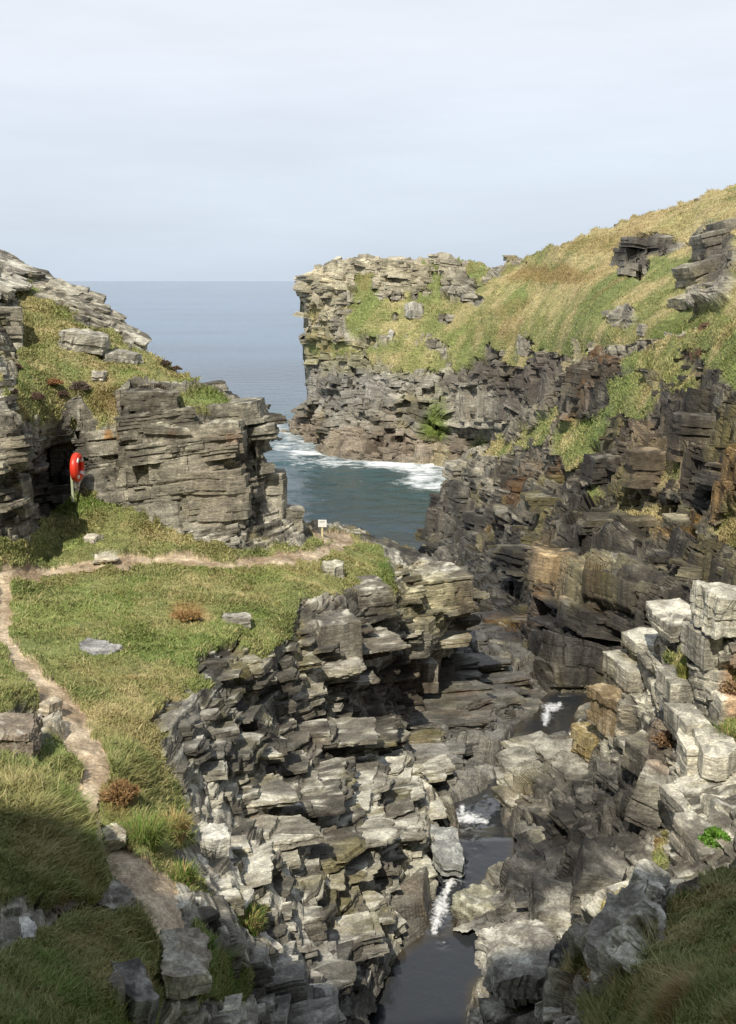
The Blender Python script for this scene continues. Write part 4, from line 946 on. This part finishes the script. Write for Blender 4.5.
for ln, w_, s_ in [([(462, 860, 0), (450, 882, 0), (441, 905, 0), (434, 930, 0)], 5.5, 0.62), ([(462, 806, 0), (462, 818, 0), (486, 822, 0)], 4.5, 0.6), ([(438, 932, 0), (444, 944, 0)], 6, 0.3), ([(470, 826, 0), (478, 846, 0)], 8, 0.3), ([(560, 704, 0), (548, 709, 0), (545, 724, 0)], 3.5, 0.62)]:
    fo = np.maximum(fo, s_ * np.exp(-(np.maximum(polyline_d(su, sv, ln), 0) / w_) ** 2))
usedv = np.unique(WF)
remap = np.full(su.size, -1); remap[usedv] = np.arange(len(usedv))
WPf = WP.reshape(-1, 3)[usedv]
fof = fo.ravel()[usedv]
WPf[:, 2] += fof * 0.12 * fbm(WPf * 4, 4, 470) 
sdw = stream_sdf(su, sv).ravel()[usedv]
wcol = lerp(np.array([0.030, 0.033, 0.037], f32), np.array([0.050, 0.042, 0.030], f32), sstep(-6, 4, sdw + 5 * fbm(WPf * 1.5, 3, 475))[:, None])
stream = mesh_from('stream', WPf, remap[WF], M_STREAM, wcol, fof, smooth=True)
tag(stream, 'dark stream with still pool and small white cascades in the gorge', 'stream', kind='structure')

#@@THINGS@@
# ------------------------------------------------------------------ loose stones
def stone(name, label, cat, u, v, w, h, dep, sheet, yaw=0.2, tx=0.0, ty=0.0, layers=4, col=(0.3, 0.29, 0.25), wob=0.04, group=None, sink=0.3, seed=0, lich=0.4, wet=0.0):
    r = np.random.default_rng(900 + seed)
    D = surf_D(sheet, u, v + h * 0.4)
    px = FPX / D
    L, T = w / px, max(h / px / 0.93, 0.05)
    V, F, _ = slab(L, dep, T, T / layers, max(0.03, L / 22), r, wob=wob)
    V = V @ basis((tx, ty, 1.0), yaw)
    V = V + np.stack([fbm(V * 1.6 / L + k * 9 + seed, 3, 31 + seed) for k in range(3)], -1) * 0.09 * L + np.stack([fbm(V * 6 / L + k * 5 + seed, 3, 77) for k in range(3)], -1) * 0.014 * L
    c = at(u, v, D) + np.array([0, (0.5 - sink) * dep * 0.6, 0])
    base = np.array([0, 0, V[:, 2].min()])
    n = fbm(V * 7 + seed, 4, 41 + seed); n2 = fbm(V * 2.5 + seed, 3, 43)
    C = np.asarray(col, f32)[None] * (1 + 0.30 * n + 0.25 * n2)[:, None]
    C = mixc(C, (0.55, 0.54, 0.47), sstep(0.15, 0.5, n + 0.4 * n2) * lich)
    o = mesh_from(name, V - base, F, M_ROCK, C.clip(0.01, 0.8), np.full(len(V), wet, f32))
    o.location = c + base
    return tag(o, label, cat, group)

LS, RB, BD, MD = 'terrace_and_gorge_side', 'right_bank', 'stream_bed', 'grassy_mound'
WHT, OCH, GRY = (0.40, 0.38, 0.31), (0.20, 0.150, 0.085), (0.25, 0.24, 0.21)
stone('boulder', 'big rounded white boulder on top of the pale right crag', 'boulder', 727, 613, 46, 40, 1.2, RB, 0.1, 0.05, 0, 4, WHT, 0.07, seed=1)
stone('boulder', 'large ochre stained block below the pale crag, beside the dark stream bed', 'boulder', 622, 716, 42, 36, 1.3, RB, 0.35, 0.05, 0, 3, OCH, seed=2, lich=0.15)
stone('boulder', 'small yellow lichened block in front of the large ochre block', 'boulder', 593, 745, 28, 26, 0.9, RB, 0.5, 0.0, 0, 3, (0.25, 0.195, 0.09), seed=3, lich=0.2)
stone('boulder', 'rounded grey boulder with mossy top rising from the right edge of the pool', 'boulder', 526, 972, 84, 42, 1.5, RB, 0.15, -0.08, 0, 4, (0.26, 0.24, 0.20), 0.06, seed=4, lich=0.6)
stone('slate_slab', 'tilted dark grey slab half buried in the shaded grass at bottom right', 'slab', 628, 946, 88, 34, 0.9, RB, 0.1, -0.18, -0.2, 7, (0.24, 0.22, 0.185), 0.04, seed=5)
stone('boulder', 'pale wedge shaped rock resting below the ivy on the right bank', 'boulder', 648, 890, 40, 34, 0.8, RB, -0.4, 0.35, 0, 4, (0.36, 0.34, 0.28), seed=6)
stone('boulder', 'smooth flat pale rock lying in the middle of the stream', 'boulder', 446, 852, 32, 15, 1.7, BD, 0.05, 0.0, 0.0, 3, (0.27, 0.275, 0.26), 0.03, seed=7, lich=0.3)
stone('boulder', 'low cream topped rock between the white cascade and the pool', 'boulder', 478, 913, 58, 20, 0.9, BD, -0.2, 0.05, -0.1, 4, (0.23, 0.22, 0.16), 0.06, seed=8, wet=0.4)
stone('slate_slab', 'flat grey slab lying alone in the terrace grass', 'slab', 97, 650, 40, 10, 0.55, LS, -0.45, 0.12, -0.25, 2, (0.25, 0.245, 0.24), 0.06, seed=9, lich=0.1)
stone('boulder', 'white square stone on the grass edge near the small sign', 'boulder', 333, 571, 24, 13, 0.6, LS, 0.1, 0.05, 0, 3, (0.40, 0.375, 0.29), seed=10)
stone('boulder', 'squared white lichened block at the foot of the grass slope above the gorge', 'boulder', 217, 848, 30, 30, 0.55, LS, 0.2, 0.0, 0, 3, (0.46, 0.45, 0.40), seed=11, lich=0.7)
stone('slate_slab', 'broad grey slab forming a step at the lower end of the path', 'slab', 180, 966, 56, 26, 0.7, LS, 0.15, 0.05, 0.0, 4, (0.26, 0.225, 0.17), 0.05, seed=12)
stone('slate_slab', 'small pale slab beside the lower path by the near mound', 'slab', 112, 838, 26, 12, 0.4, LS, 0.3, 0.08, 0, 3, (0.33, 0.29, 0.22), seed=13)
stone('slate_slab', 'thin layered slab stack on the mound side of the path', 'slab', 112, 903, 48, 16, 0.45, LS, 0.0, 0.1, 0, 5, (0.18, 0.165, 0.14), seed=14)
stone('boulder', 'white flecked stone poking out of the shaded near mound', 'boulder', 27, 935, 16, 12, 0.3, MD, 0.4, 0.1, 0, 2, (0.36, 0.35, 0.32), seed=15)
stone('boulder', 'black split rock at the end of the nearest grass mound', 'boulder', 132, 1000, 34, 38, 0.5, MD, 0.5, 0.2, 0, 4, (0.07, 0.066, 0.06), seed=16, lich=0.25)
stone('boulder', 'brown lichened rock outcrop left of the worn path', 'boulder', 12, 742, 50, 34, 0.7, LS, 0.1, 0.05, 0, 6, (0.24, 0.20, 0.155), 0.05, seed=17, lich=0.5)
stone('slate_slab', 'flat bare stone in the grass above the path junction', 'slab', 106, 560, 24, 3, 0.45, LS, 0.1, 0.03, 0.0, 2, (0.42, 0.37, 0.28), seed=18)
stone('slate_slab', 'small flat stone in the grass below the lifebuoy', 'slab', 90, 540, 17, 6, 0.4, LS, -0.2, 0.03, -0.1, 2, (0.40, 0.36, 0.29), seed=19)
stone('slate_slab', 'buff stone set beside the bend of the path over the slope', 'slab', 51, 708, 14, 12, 0.35, LS, -0.4, 0.15, 0, 2, (0.42, 0.36, 0.27), seed=20)
stone('boulder', 'grey stone in the turf at the brink of the gorge', 'boulder', 236, 621, 26, 12, 0.5, LS, 0.2, 0.02, 0, 3, (0.36, 0.34, 0.29), seed=21)
stone('boulder', 'grey white outcrop stone on the grassy slope above the crag', 'boulder', 83, 343, 44, 18, 1.2, LS, 0.1, 0.12, 0, 4, (0.30, 0.28, 0.23), seed=22)
stone('slate_slab', 'flat slab jutting from the grass near the skyline of the left slope', 'slab', 118, 357, 36, 8, 0.9, LS, 0.0, 0.05, 0, 3, (0.30, 0.285, 0.24), seed=23)
stone('boulder', 'pale stone beside the round heather bushes', 'boulder', 98, 376, 12, 8, 0.35, LS, 0.0, 0.05, 0, 2, (0.40, 0.375, 0.33), seed=24)
stone('boulder', 'grey boulder alone on the grass of the far headland', 'boulder', 414, 311, 16, 13, 2.0, 'headland', 0.2, 0, 0, 3, (0.30, 0.29, 0.25), seed=25)
stone('slate_slab', 'tall pale stone standing in the headland grass', 'slab', 391, 334, 6, 7, 0.8, 'headland', 0.2, 0.5, 0, 2, (0.42, 0.41, 0.37), seed=26)

# ------------------------------------------------------------------ plants
def bush(name, label, cat, u, v, rpx, sheet, col, col2, n=900, leaf=(0.05, 0.012), flat=0.8, group=None, seed=0, stems=False):
    r = np.random.default_rng(300 + seed)
    D = surf_D(sheet, u, v + rpx * 0.6) - 0.15
    rad = rpx * D / FPX
    d = norm(r.normal(0, 1, (n, 3)))
    d[:, 2] = np.abs(d[:, 2]) * 1.0 - 0.15
    lump = 1 + 0.4 * fbm(d * 2.2 + seed, 3, 61 + seed)
    rr = rad * lump * (0.35 + 0.65 * r.random(n) ** 0.5)
    P = d * rr[:, None] * np.array([1, 1, flat]) + np.array([0, 0, rad * 0.25])
    ln, wd = leaf
    dirv = norm(d + r.normal(0, 0.55, (n, 3)) + np.array([0, 0, 0.35]))
    side = norm(np.cross(dirv, r.normal(0, 1, (n, 3)))) * wd
    l = (ln * r.uniform(0.6, 1.3, n))[:, None]
    V = np.stack([P - dirv * l * 0.5, P + side, P + dirv * l * 0.5, P - side], 1).reshape(-1, 3)
    F = np.arange(n * 4).reshape(n, 4)
    t = r.random(n)
    C = np.repeat(lerp(np.array(col)[None], np.array(col2)[None], t[:, None]) * r.uniform(0.7, 1.3, n)[:, None], 4, 0)
    o = mesh_from(name, V, F, M_GRASS, C)
    o.location = at(u, v + rpx * 0.5, D)
    return tag(o, label, cat, group)

def tussock(name, label, cat, u, v, wpx, hpx, sheet, cols, n=500, seed=0, wl=0.006, spread=0.55, group=None):
    r = np.random.default_rng(600 + seed)
    D = surf_D(sheet, u, v)
    w, h = wpx * D / FPX, hpx * D / FPX
    ang = r.uniform(0, 6.283, n); rad = np.sqrt(r.random(n)) * w * 0.4
    base = np.stack([np.cos(ang) * rad, np.sin(ang) * rad * 0.8, np.full(n, -0.08)], -1)
    out = base[:, :2] / max(w, 1e-3) * 1.6 + r.normal(0, 0.25, (n, 2))
    hh = h * r.uniform(0.5, 1.15, n)
    pts = []
    for t in (0, 0.35, 0.7, 1.0):
        p = base.copy()
        p[:, :2] += out * (hh * spread * t ** 1.6)[:, None]
        p[:, 2] += hh * (t - 0.45 * t ** 3 * r.uniform(0.3, 1.0, n))
        pts.append(p)
    a2 = ang + 1.57
    side = np.stack([np.cos(a2), np.sin(a2), 0 * a2], -1) * wl
    V = np.stack([pts[0] - side, pts[0] + side, pts[1] - side, pts[1] + side, pts[2] - side * 0.7, pts[2] + side * 0.7, pts[3] - side * 0.1, pts[3] + side * 0.1], 1).reshape(-1, 3)
    b = (np.arange(n) * 8)[:, None]
    F = np.concatenate([b + np.array([0, 1, 3, 2]), b + np.array([2, 3, 5, 4]), b + np.array([4, 5, 7, 6])])
    cs = np.asarray(cols)
    C = np.repeat(cs[r.integers(0, len(cs), n)] * r.uniform(0.7, 1.3, n)[:, None], 8, 0)
    o = mesh_from(name, V, F, M_GRASS, C)
    o.location = at(u, v, D - 0.05)
    return tag(o, label, cat, group)

HE1, HE2 = (0.11, 0.075, 0.06), (0.19, 0.12, 0.09)
bush('heather', 'largest round brown heather bush, above the lifebuoy', 'heather', 81, 385, 9.5, LS, (0.12, 0.09, 0.075), (0.19, 0.145, 0.12), 2200, (0.05, 0.012), seed=1, group='heather bushes on the left slope')
bush('heather', 'heather bush between the largest one and the dark recess, lower left of it', 'heather', 36, 396, 8, LS, HE1, HE2, 1600, (0.05, 0.012), seed=2, group='heather bushes on the left slope')
bush('heather', 'small dark heather bush touching the left side of the largest bush', 'heather', 63, 393, 5.5, LS, (0.09, 0.06, 0.05), HE2, 900, (0.05, 0.012), seed=3, group='heather bushes on the left slope')
bush('heather', 'topmost small heather tuft beside the grey outcrop at the photo edge', 'heather', 17, 366, 5, LS, HE1, HE2, 800, (0.05, 0.012), seed=4, group='heather bushes on the left slope')
bush('heather', 'dark heather clump under the rock at the left photo edge', 'heather', 12, 391, 6, LS, (0.075, 0.055, 0.045), HE1, 900, (0.05, 0.012), seed=5, group='heather bushes on the left slope')
bush('bracken_clump', 'rust red bracken patch left of the largest heather bush', 'bracken', 54, 381, 8, LS, (0.24, 0.115, 0.05), (0.32, 0.19, 0.09), 1200, (0.07, 0.02), 0.6, seed=6)
bush('heather', 'dark heather bush on the skyline of the left slope', 'heather', 166, 363, 6, LS, (0.08, 0.06, 0.045), (0.15, 0.11, 0.07), 900, (0.05, 0.014), seed=7, group='heather bushes on the left slope')
bush('heather', 'small brown heather tuft farther down the left skyline', 'heather', 177, 368, 4.5, LS, HE1, (0.2, 0.13, 0.08), 600, (0.05, 0.014), seed=8, group='heather bushes on the left slope')
bush('ivy_clump', 'bright green ivy growing on the pale right crag', 'ivy', 716, 838, 15, RB, (0.07, 0.17, 0.025), (0.16, 0.30, 0.05), 1500, (0.06, 0.022), 1.1, seed=9)
bush('bracken_clump', 'rust brown bracken on the slope beside the path bend', 'bracken', 122, 790, 18, LS, (0.17, 0.10, 0.045), (0.30, 0.19, 0.09), 2200, (0.09, 0.014), 0.7, seed=10)
bush('bracken_clump', 'orange brown bracken at the brink in the middle of the terrace', 'bracken', 186, 612, 15, LS, (0.26, 0.15, 0.06), (0.36, 0.25, 0.11), 1400, (0.12, 0.014), 0.22, seed=11)
bush('bracken_clump', 'dead brown bracken hanging in the cleft under the pale crag', 'bracken', 668, 738, 13, RB, (0.14, 0.085, 0.045), (0.26, 0.17, 0.10), 1500, (0.08, 0.016), 0.9, seed=12)
LUSH = [(0.10, 0.19, 0.03), (0.15, 0.22, 0.05), (0.19, 0.22, 0.07)]
DRY = [(0.42, 0.32, 0.15), (0.34, 0.24, 0.10), (0.30, 0.27, 0.09)]
tussock('grass_tussock', 'tall lush green grass tussock beside the lower path', 'grass tussock', 143, 842, 52, 40, LS, LUSH + [(0.24, 0.22, 0.08)], 1100, 1, 0.004, 0.9)
tussock('grass_tussock', 'straw coloured grass tussock above the white block', 'grass tussock', 172, 838, 34, 44, LS, DRY, 700, 2)
tussock('grass_tussock', 'green and straw tussock at the foot of the lush one', 'grass tussock', 182, 880, 34, 30, LS, LUSH + DRY[:1], 600, 3)
tussock('grass_tussock', 'green tussock among the slabs below the path end', 'grass tussock', 245, 926, 46, 26, LS, LUSH + DRY[:2], 800, 4)
tussock('grass_tussock', 'small green tussock at the edge of the broad step slab', 'grass tussock', 206, 948, 20, 22, LS, LUSH, 400, 5, 0.004)
tussock('grass_tussock', 'dark mossy tussock between the slabs on the right bank', 'grass tussock', 624, 930, 36, 30, RB, [(0.10, 0.12, 0.035), (0.15, 0.15, 0.05)], 700, 6)
tussock('grass_tussock', 'yellow green tussock below the top slab of the pale crag', 'grass tussock', 688, 672, 30, 18, RB, [(0.25, 0.24, 0.07), (0.2, 0.22, 0.06)], 500, 7)
tussock('grass_tussock', 'lit green tussock at the grass edge under the ivy', 'grass tussock', 690, 905, 44, 22, RB, LUSH + DRY[:1], 700, 8)

bush('bracken_clump', 'reddish bracken growing down the right edge beside the pale blocks', 'bracken', 731, 692, 14, RB, (0.20, 0.11, 0.06), (0.36, 0.26, 0.15), 1800, (0.07, 0.014), 1.4, seed=13)
tussock('grass_tussock', 'pale green tussock hanging at the right photo edge below the bracken', 'grass tussock', 728, 740, 26, 30, RB, LUSH + DRY[:1], 500, 9, 0.005)
tussock('grass_tussock', 'dark green tussock in the cleft above the tilted slab', 'grass tussock', 588, 968, 40, 24, RB, [(0.10, 0.13, 0.035), (0.16, 0.17, 0.05)], 700, 10, 0.004)

# ------------------------------------------------------------------ lifebuoy in its housing
import bmesh
def lathe(name, prof, mat, parent, seg=40, y=0.0):
    """profile (radius, y) turned about the local Y axis"""
    V, F = [], []
    n = len(prof)
    for k in range(seg):
        a = 2 * math.pi * k / seg
        for r_, yy in prof:
            V.append((r_ * math.cos(a), yy, r_ * math.sin(a)))
    for k in range(seg):
        for i in range(n - 1):
            F.append((k * n + i, k * n + i + 1, ((k + 1) % seg) * n + i + 1, ((k + 1) % seg) * n + i))
    return mesh_from(name, np.array(V), np.array(F), mat, smooth=True, parent=parent)

def boxes(name, items, mat, parent, bev=0.006):
    bm = bmesh.new()
    for (c, sz, rot) in items:
        m = bmesh.ops.create_cube(bm, size=1.0)['verts']
        for q in m:
            q.co = Vector((q.co.x * sz[0], q.co.y * sz[1], q.co.z * sz[2]))
        if rot:
            bmesh.ops.rotate(bm, verts=m, cent=(0, 0, 0), matrix=Matrix.Rotation(rot, 3, 'Y'))
        bmesh.ops.translate(bm, verts=m, vec=c)
    bmesh.ops.bevel(bm, geom=bm.edges[:], offset=bev, segments=2, affect='EDGES')
    me = bpy.data.meshes.new(name); bm.to_mesh(me); bm.free()
    me.materials.append(mat)
    o = bpy.data.objects.new(name, me); COL.objects.link(o); o.parent = parent
    return o

from mathutils import Vector, Matrix
Dl = surf_D(LS, 74, 491) - 0.6
bp = at(74.5, 491, Dl); top = at(77, 467.5, Dl)
hz = top[2] - bp[2]
lb = empty('lifebuoy_station', bp, math.radians(88))
tag(lb, 'red lifebuoy in a round housing on a pale post under the left crag', 'lifebuoy')
boxes('post', [((0, 0.05, hz * 0.5 - 0.15), (0.075, 0.06, hz + 0.3), 0)], M_POST, lb)
hs_ = lathe('housing', [(0.001, 0.07), (0.30, 0.07), (0.37, 0.05), (0.395, 0.0), (0.385, -0.08), (0.35, -0.115), (0.30, -0.10), (0.26, -0.03), (0.001, -0.02)], M_RED, lb)
hs_.location = (0.03, -0.06, hz)
rg = lathe('lifebuoy_ring', [(0.285 + 0.062 * math.cos(t), -0.085 + 0.062 * math.sin(t)) for t in np.linspace(0, 2 * math.pi, 15)], M_RED, hs_)
for k in range(4):
    a0 = math.pi / 4 + k * math.pi / 2
    V, F = [], []
    for i in range(7):
        a = a0 + (i / 6 - 0.5) * 0.42
        for j in range(13):
            t = 2 * math.pi * j / 12
            rr_ = 0.285 + 0.066 * math.cos(t)
            V.append((rr_ * math.cos(a), -0.085 + 0.066 * math.sin(t), rr_ * math.sin(a)))
    for i in range(6):
        for j in range(12):
            F.append((i * 13 + j, i * 13 + j + 1, (i + 1) * 13 + j + 1, (i + 1) * 13 + j))
    mesh_from('reflective_band', np.array(V), np.array(F), M_WHITE, smooth=True, parent=rg)

# ------------------------------------------------------------------ small notice by the path
Ds = surf_D(LS, 322, 535)
sb = at(322.5, 535, Ds); st_ = at(323, 524, Ds)
sz_ = st_[2] - sb[2]
sg = empty('notice_sign', sb, math.radians(-4))
tag(sg, 'small white notice on a cream post where the path meets the cliff edge', 'sign')
boxes('post', [((-0.01, 0.02, sz_ * 0.5 - 0.1), (0.06, 0.04, sz_ + 0.2), 0)], M_CREAM, sg)
pn = boxes('panel', [((0, -0.012, sz_ + 0.02), (0.27, 0.02, 0.235), 0)], M_WHITE, sg, 0.004)
boxes('lettering', [((0, -0.0245, sz_ + 0.085), (0.19, 0.003, 0.014), 0), ((-0.01, -0.0245, sz_ + 0.055), (0.15, 0.003, 0.009), 0)], M_GREY, pn, 0.001)
#@@LIGHT@@
# ------------------------------------------------------------------ unseen slope added behind the viewer, shaped to shade the near ground
def shade_hill():
    xs = np.linspace(-90, 90, 91); ys = np.linspace(-70, 6, 110)
    X, Y = np.meshgrid(xs, ys)
    yy = -Y - 1.0
    Z = CZ - 2.2 + np.where(yy < 0, yy * 1.0, 0) + np.where(yy < 5.5, np.maximum(yy, 0) * 2.9, 15.9 + (yy - 5.5) * 0.35) + sstep(2, 8, yy) * 1.6 * fbm(np.stack([X / 6, Y / 6, X * 0], -1).reshape(-1, 3), 4, 900).reshape(X.shape)
    Z = Z - sstep(0, 6, X) * sstep(1, 6, yy) * 1.5
    P = np.stack([X, Y, Z], -1).reshape(-1, 3)
    I = np.arange(X.size).reshape(X.shape)
    F = np.stack([I[:-1, :-1], I[:-1, 1:], I[1:, 1:], I[1:, :-1]], -1).reshape(-1, 4)
    c = grass_colour(P, 91, np.full(len(P), 0.4, f32))
    o = mesh_from('shade_hill', P, F, M_GRASS, c, None, smooth=True)
    tag(o, 'unseen grassy slope added behind the viewpoint to shade the near ground', 'shade_hill', kind='structure')
shade_hill()

# ------------------------------------------------------------------ light, sky, camera
SUN_EL, SUN_AZ = math.radians(48), math.radians(15)      # azimuth: behind the viewer, to the left
from mathutils import Vector
to_sun = Vector((-math.sin(SUN_AZ) * math.cos(SUN_EL), -math.cos(SUN_AZ) * math.cos(SUN_EL), math.sin(SUN_EL)))
sl = bpy.data.lights.new('sun', 'SUN'); sl.energy = 5.0; sl.angle = math.radians(0.6); sl.color = (1.0, 0.93, 0.80)
so = bpy.data.objects.new('sun', sl); COL.objects.link(so)
so.rotation_euler = to_sun.to_track_quat('Z', 'Y').to_euler()
so.location = to_sun * 60

w = bpy.data.worlds.new('World'); scn.world = w; w.use_nodes = True
nt = w.node_tree; N, L = nt.nodes, nt.links
bg = N['Background']
sky = N.new('ShaderNodeTexSky'); sky.sky_type = 'NISHITA'; sky.sun_disc = False
sky.sun_elevation = SUN_EL
sky.sun_rotation = math.atan2(to_sun.x, to_sun.y)
sky.air_density = 1.2; sky.dust_density = 2.0
tc = N.new('ShaderNodeTexCoord')
mp = N.new('ShaderNodeMapping'); mp.inputs['Scale'].default_value = (1.4, 1.4, 9.0); mp.inputs['Rotation'].default_value = (0.05, 0.06, 0.3)
L.new(tc.outputs['Generated'], mp.inputs['Vector'])
nz = N.new('ShaderNodeTexNoise'); nz.inputs['Scale'].default_value = 1.6; nz.inputs['Detail'].default_value = 5; nz.inputs['Roughness'].default_value = 0.55
L.new(mp.outputs['Vector'], nz.inputs['Vector'])
sx = N.new('ShaderNodeSeparateXYZ'); L.new(tc.outputs['Generated'], sx.inputs['Vector'])
rampz = N.new('ShaderNodeValToRGB')
e = rampz.color_ramp.elements
e[0].position = 0.0; e[0].color = (6.8, 7.8, 9.1, 1)
e[1].position = 0.30; e[1].color = (10.2, 10.35, 10.8, 1)
ze = e.new(0.65); ze.color = (4.6, 5.2, 6.3, 1)
ne = rampz.color_ramp.elements.new(0.10); ne.color = (7.9, 8.7, 9.9, 1)
L.new(sx.outputs['Z'], rampz.inputs['Fac'])
ml = N.new('ShaderNodeMapRange'); ml.inputs['From Min'].default_value = 0.3; ml.inputs['From Max'].default_value = 0.7; ml.inputs['To Min'].default_value = 0.92; ml.inputs['To Max'].default_value = 1.07
L.new(nz.outputs['Fac'], ml.inputs['Value'])
cm = N.new('ShaderNodeMix'); cm.data_type = 'RGBA'; cm.blend_type = 'MULTIPLY'; cm.inputs['Factor'].default_value = 1
L.new(rampz.outputs['Color'], cm.inputs['A']); L.new(ml.outputs['Result'], cm.inputs['B'])
mxs = N.new('ShaderNodeMix'); mxs.data_type = 'RGBA'; mxs.inputs['Factor'].default_value = 0.88
L.new(sky.outputs['Color'], mxs.inputs['A']); L.new(cm.outputs['Result'], mxs.inputs['B'])
L.new(mxs.outputs['Result'], bg.inputs['Color'])
bg.inputs['Strength'].default_value = 0.1

cd = bpy.data.cameras.new('camera'); cam = bpy.data.objects.new('camera', cd); COL.objects.link(cam)
cam.location = (0, 0, CZ)
cam.rotation_euler = (math.radians(90) - PITCH, 0, 0)
cd.sensor_fit = 'VERTICAL'; cd.sensor_height = 36.0; cd.lens = FPX / H * 36.0
cd.clip_start = 0.1; cd.clip_end = 60000
scn.camera = cam
scn.render.resolution_x = W; scn.render.resolution_y = H
scn.view_settings.view_transform = 'Standard'
scn.view_settings.look = 'None'
scn.view_settings.exposure = 0.0
scn.view_settings.gamma = 1.0
scn.cycles.max_bounces = 4
scn.cycles.diffuse_bounces = 2
scn.cycles.use_denoising = True
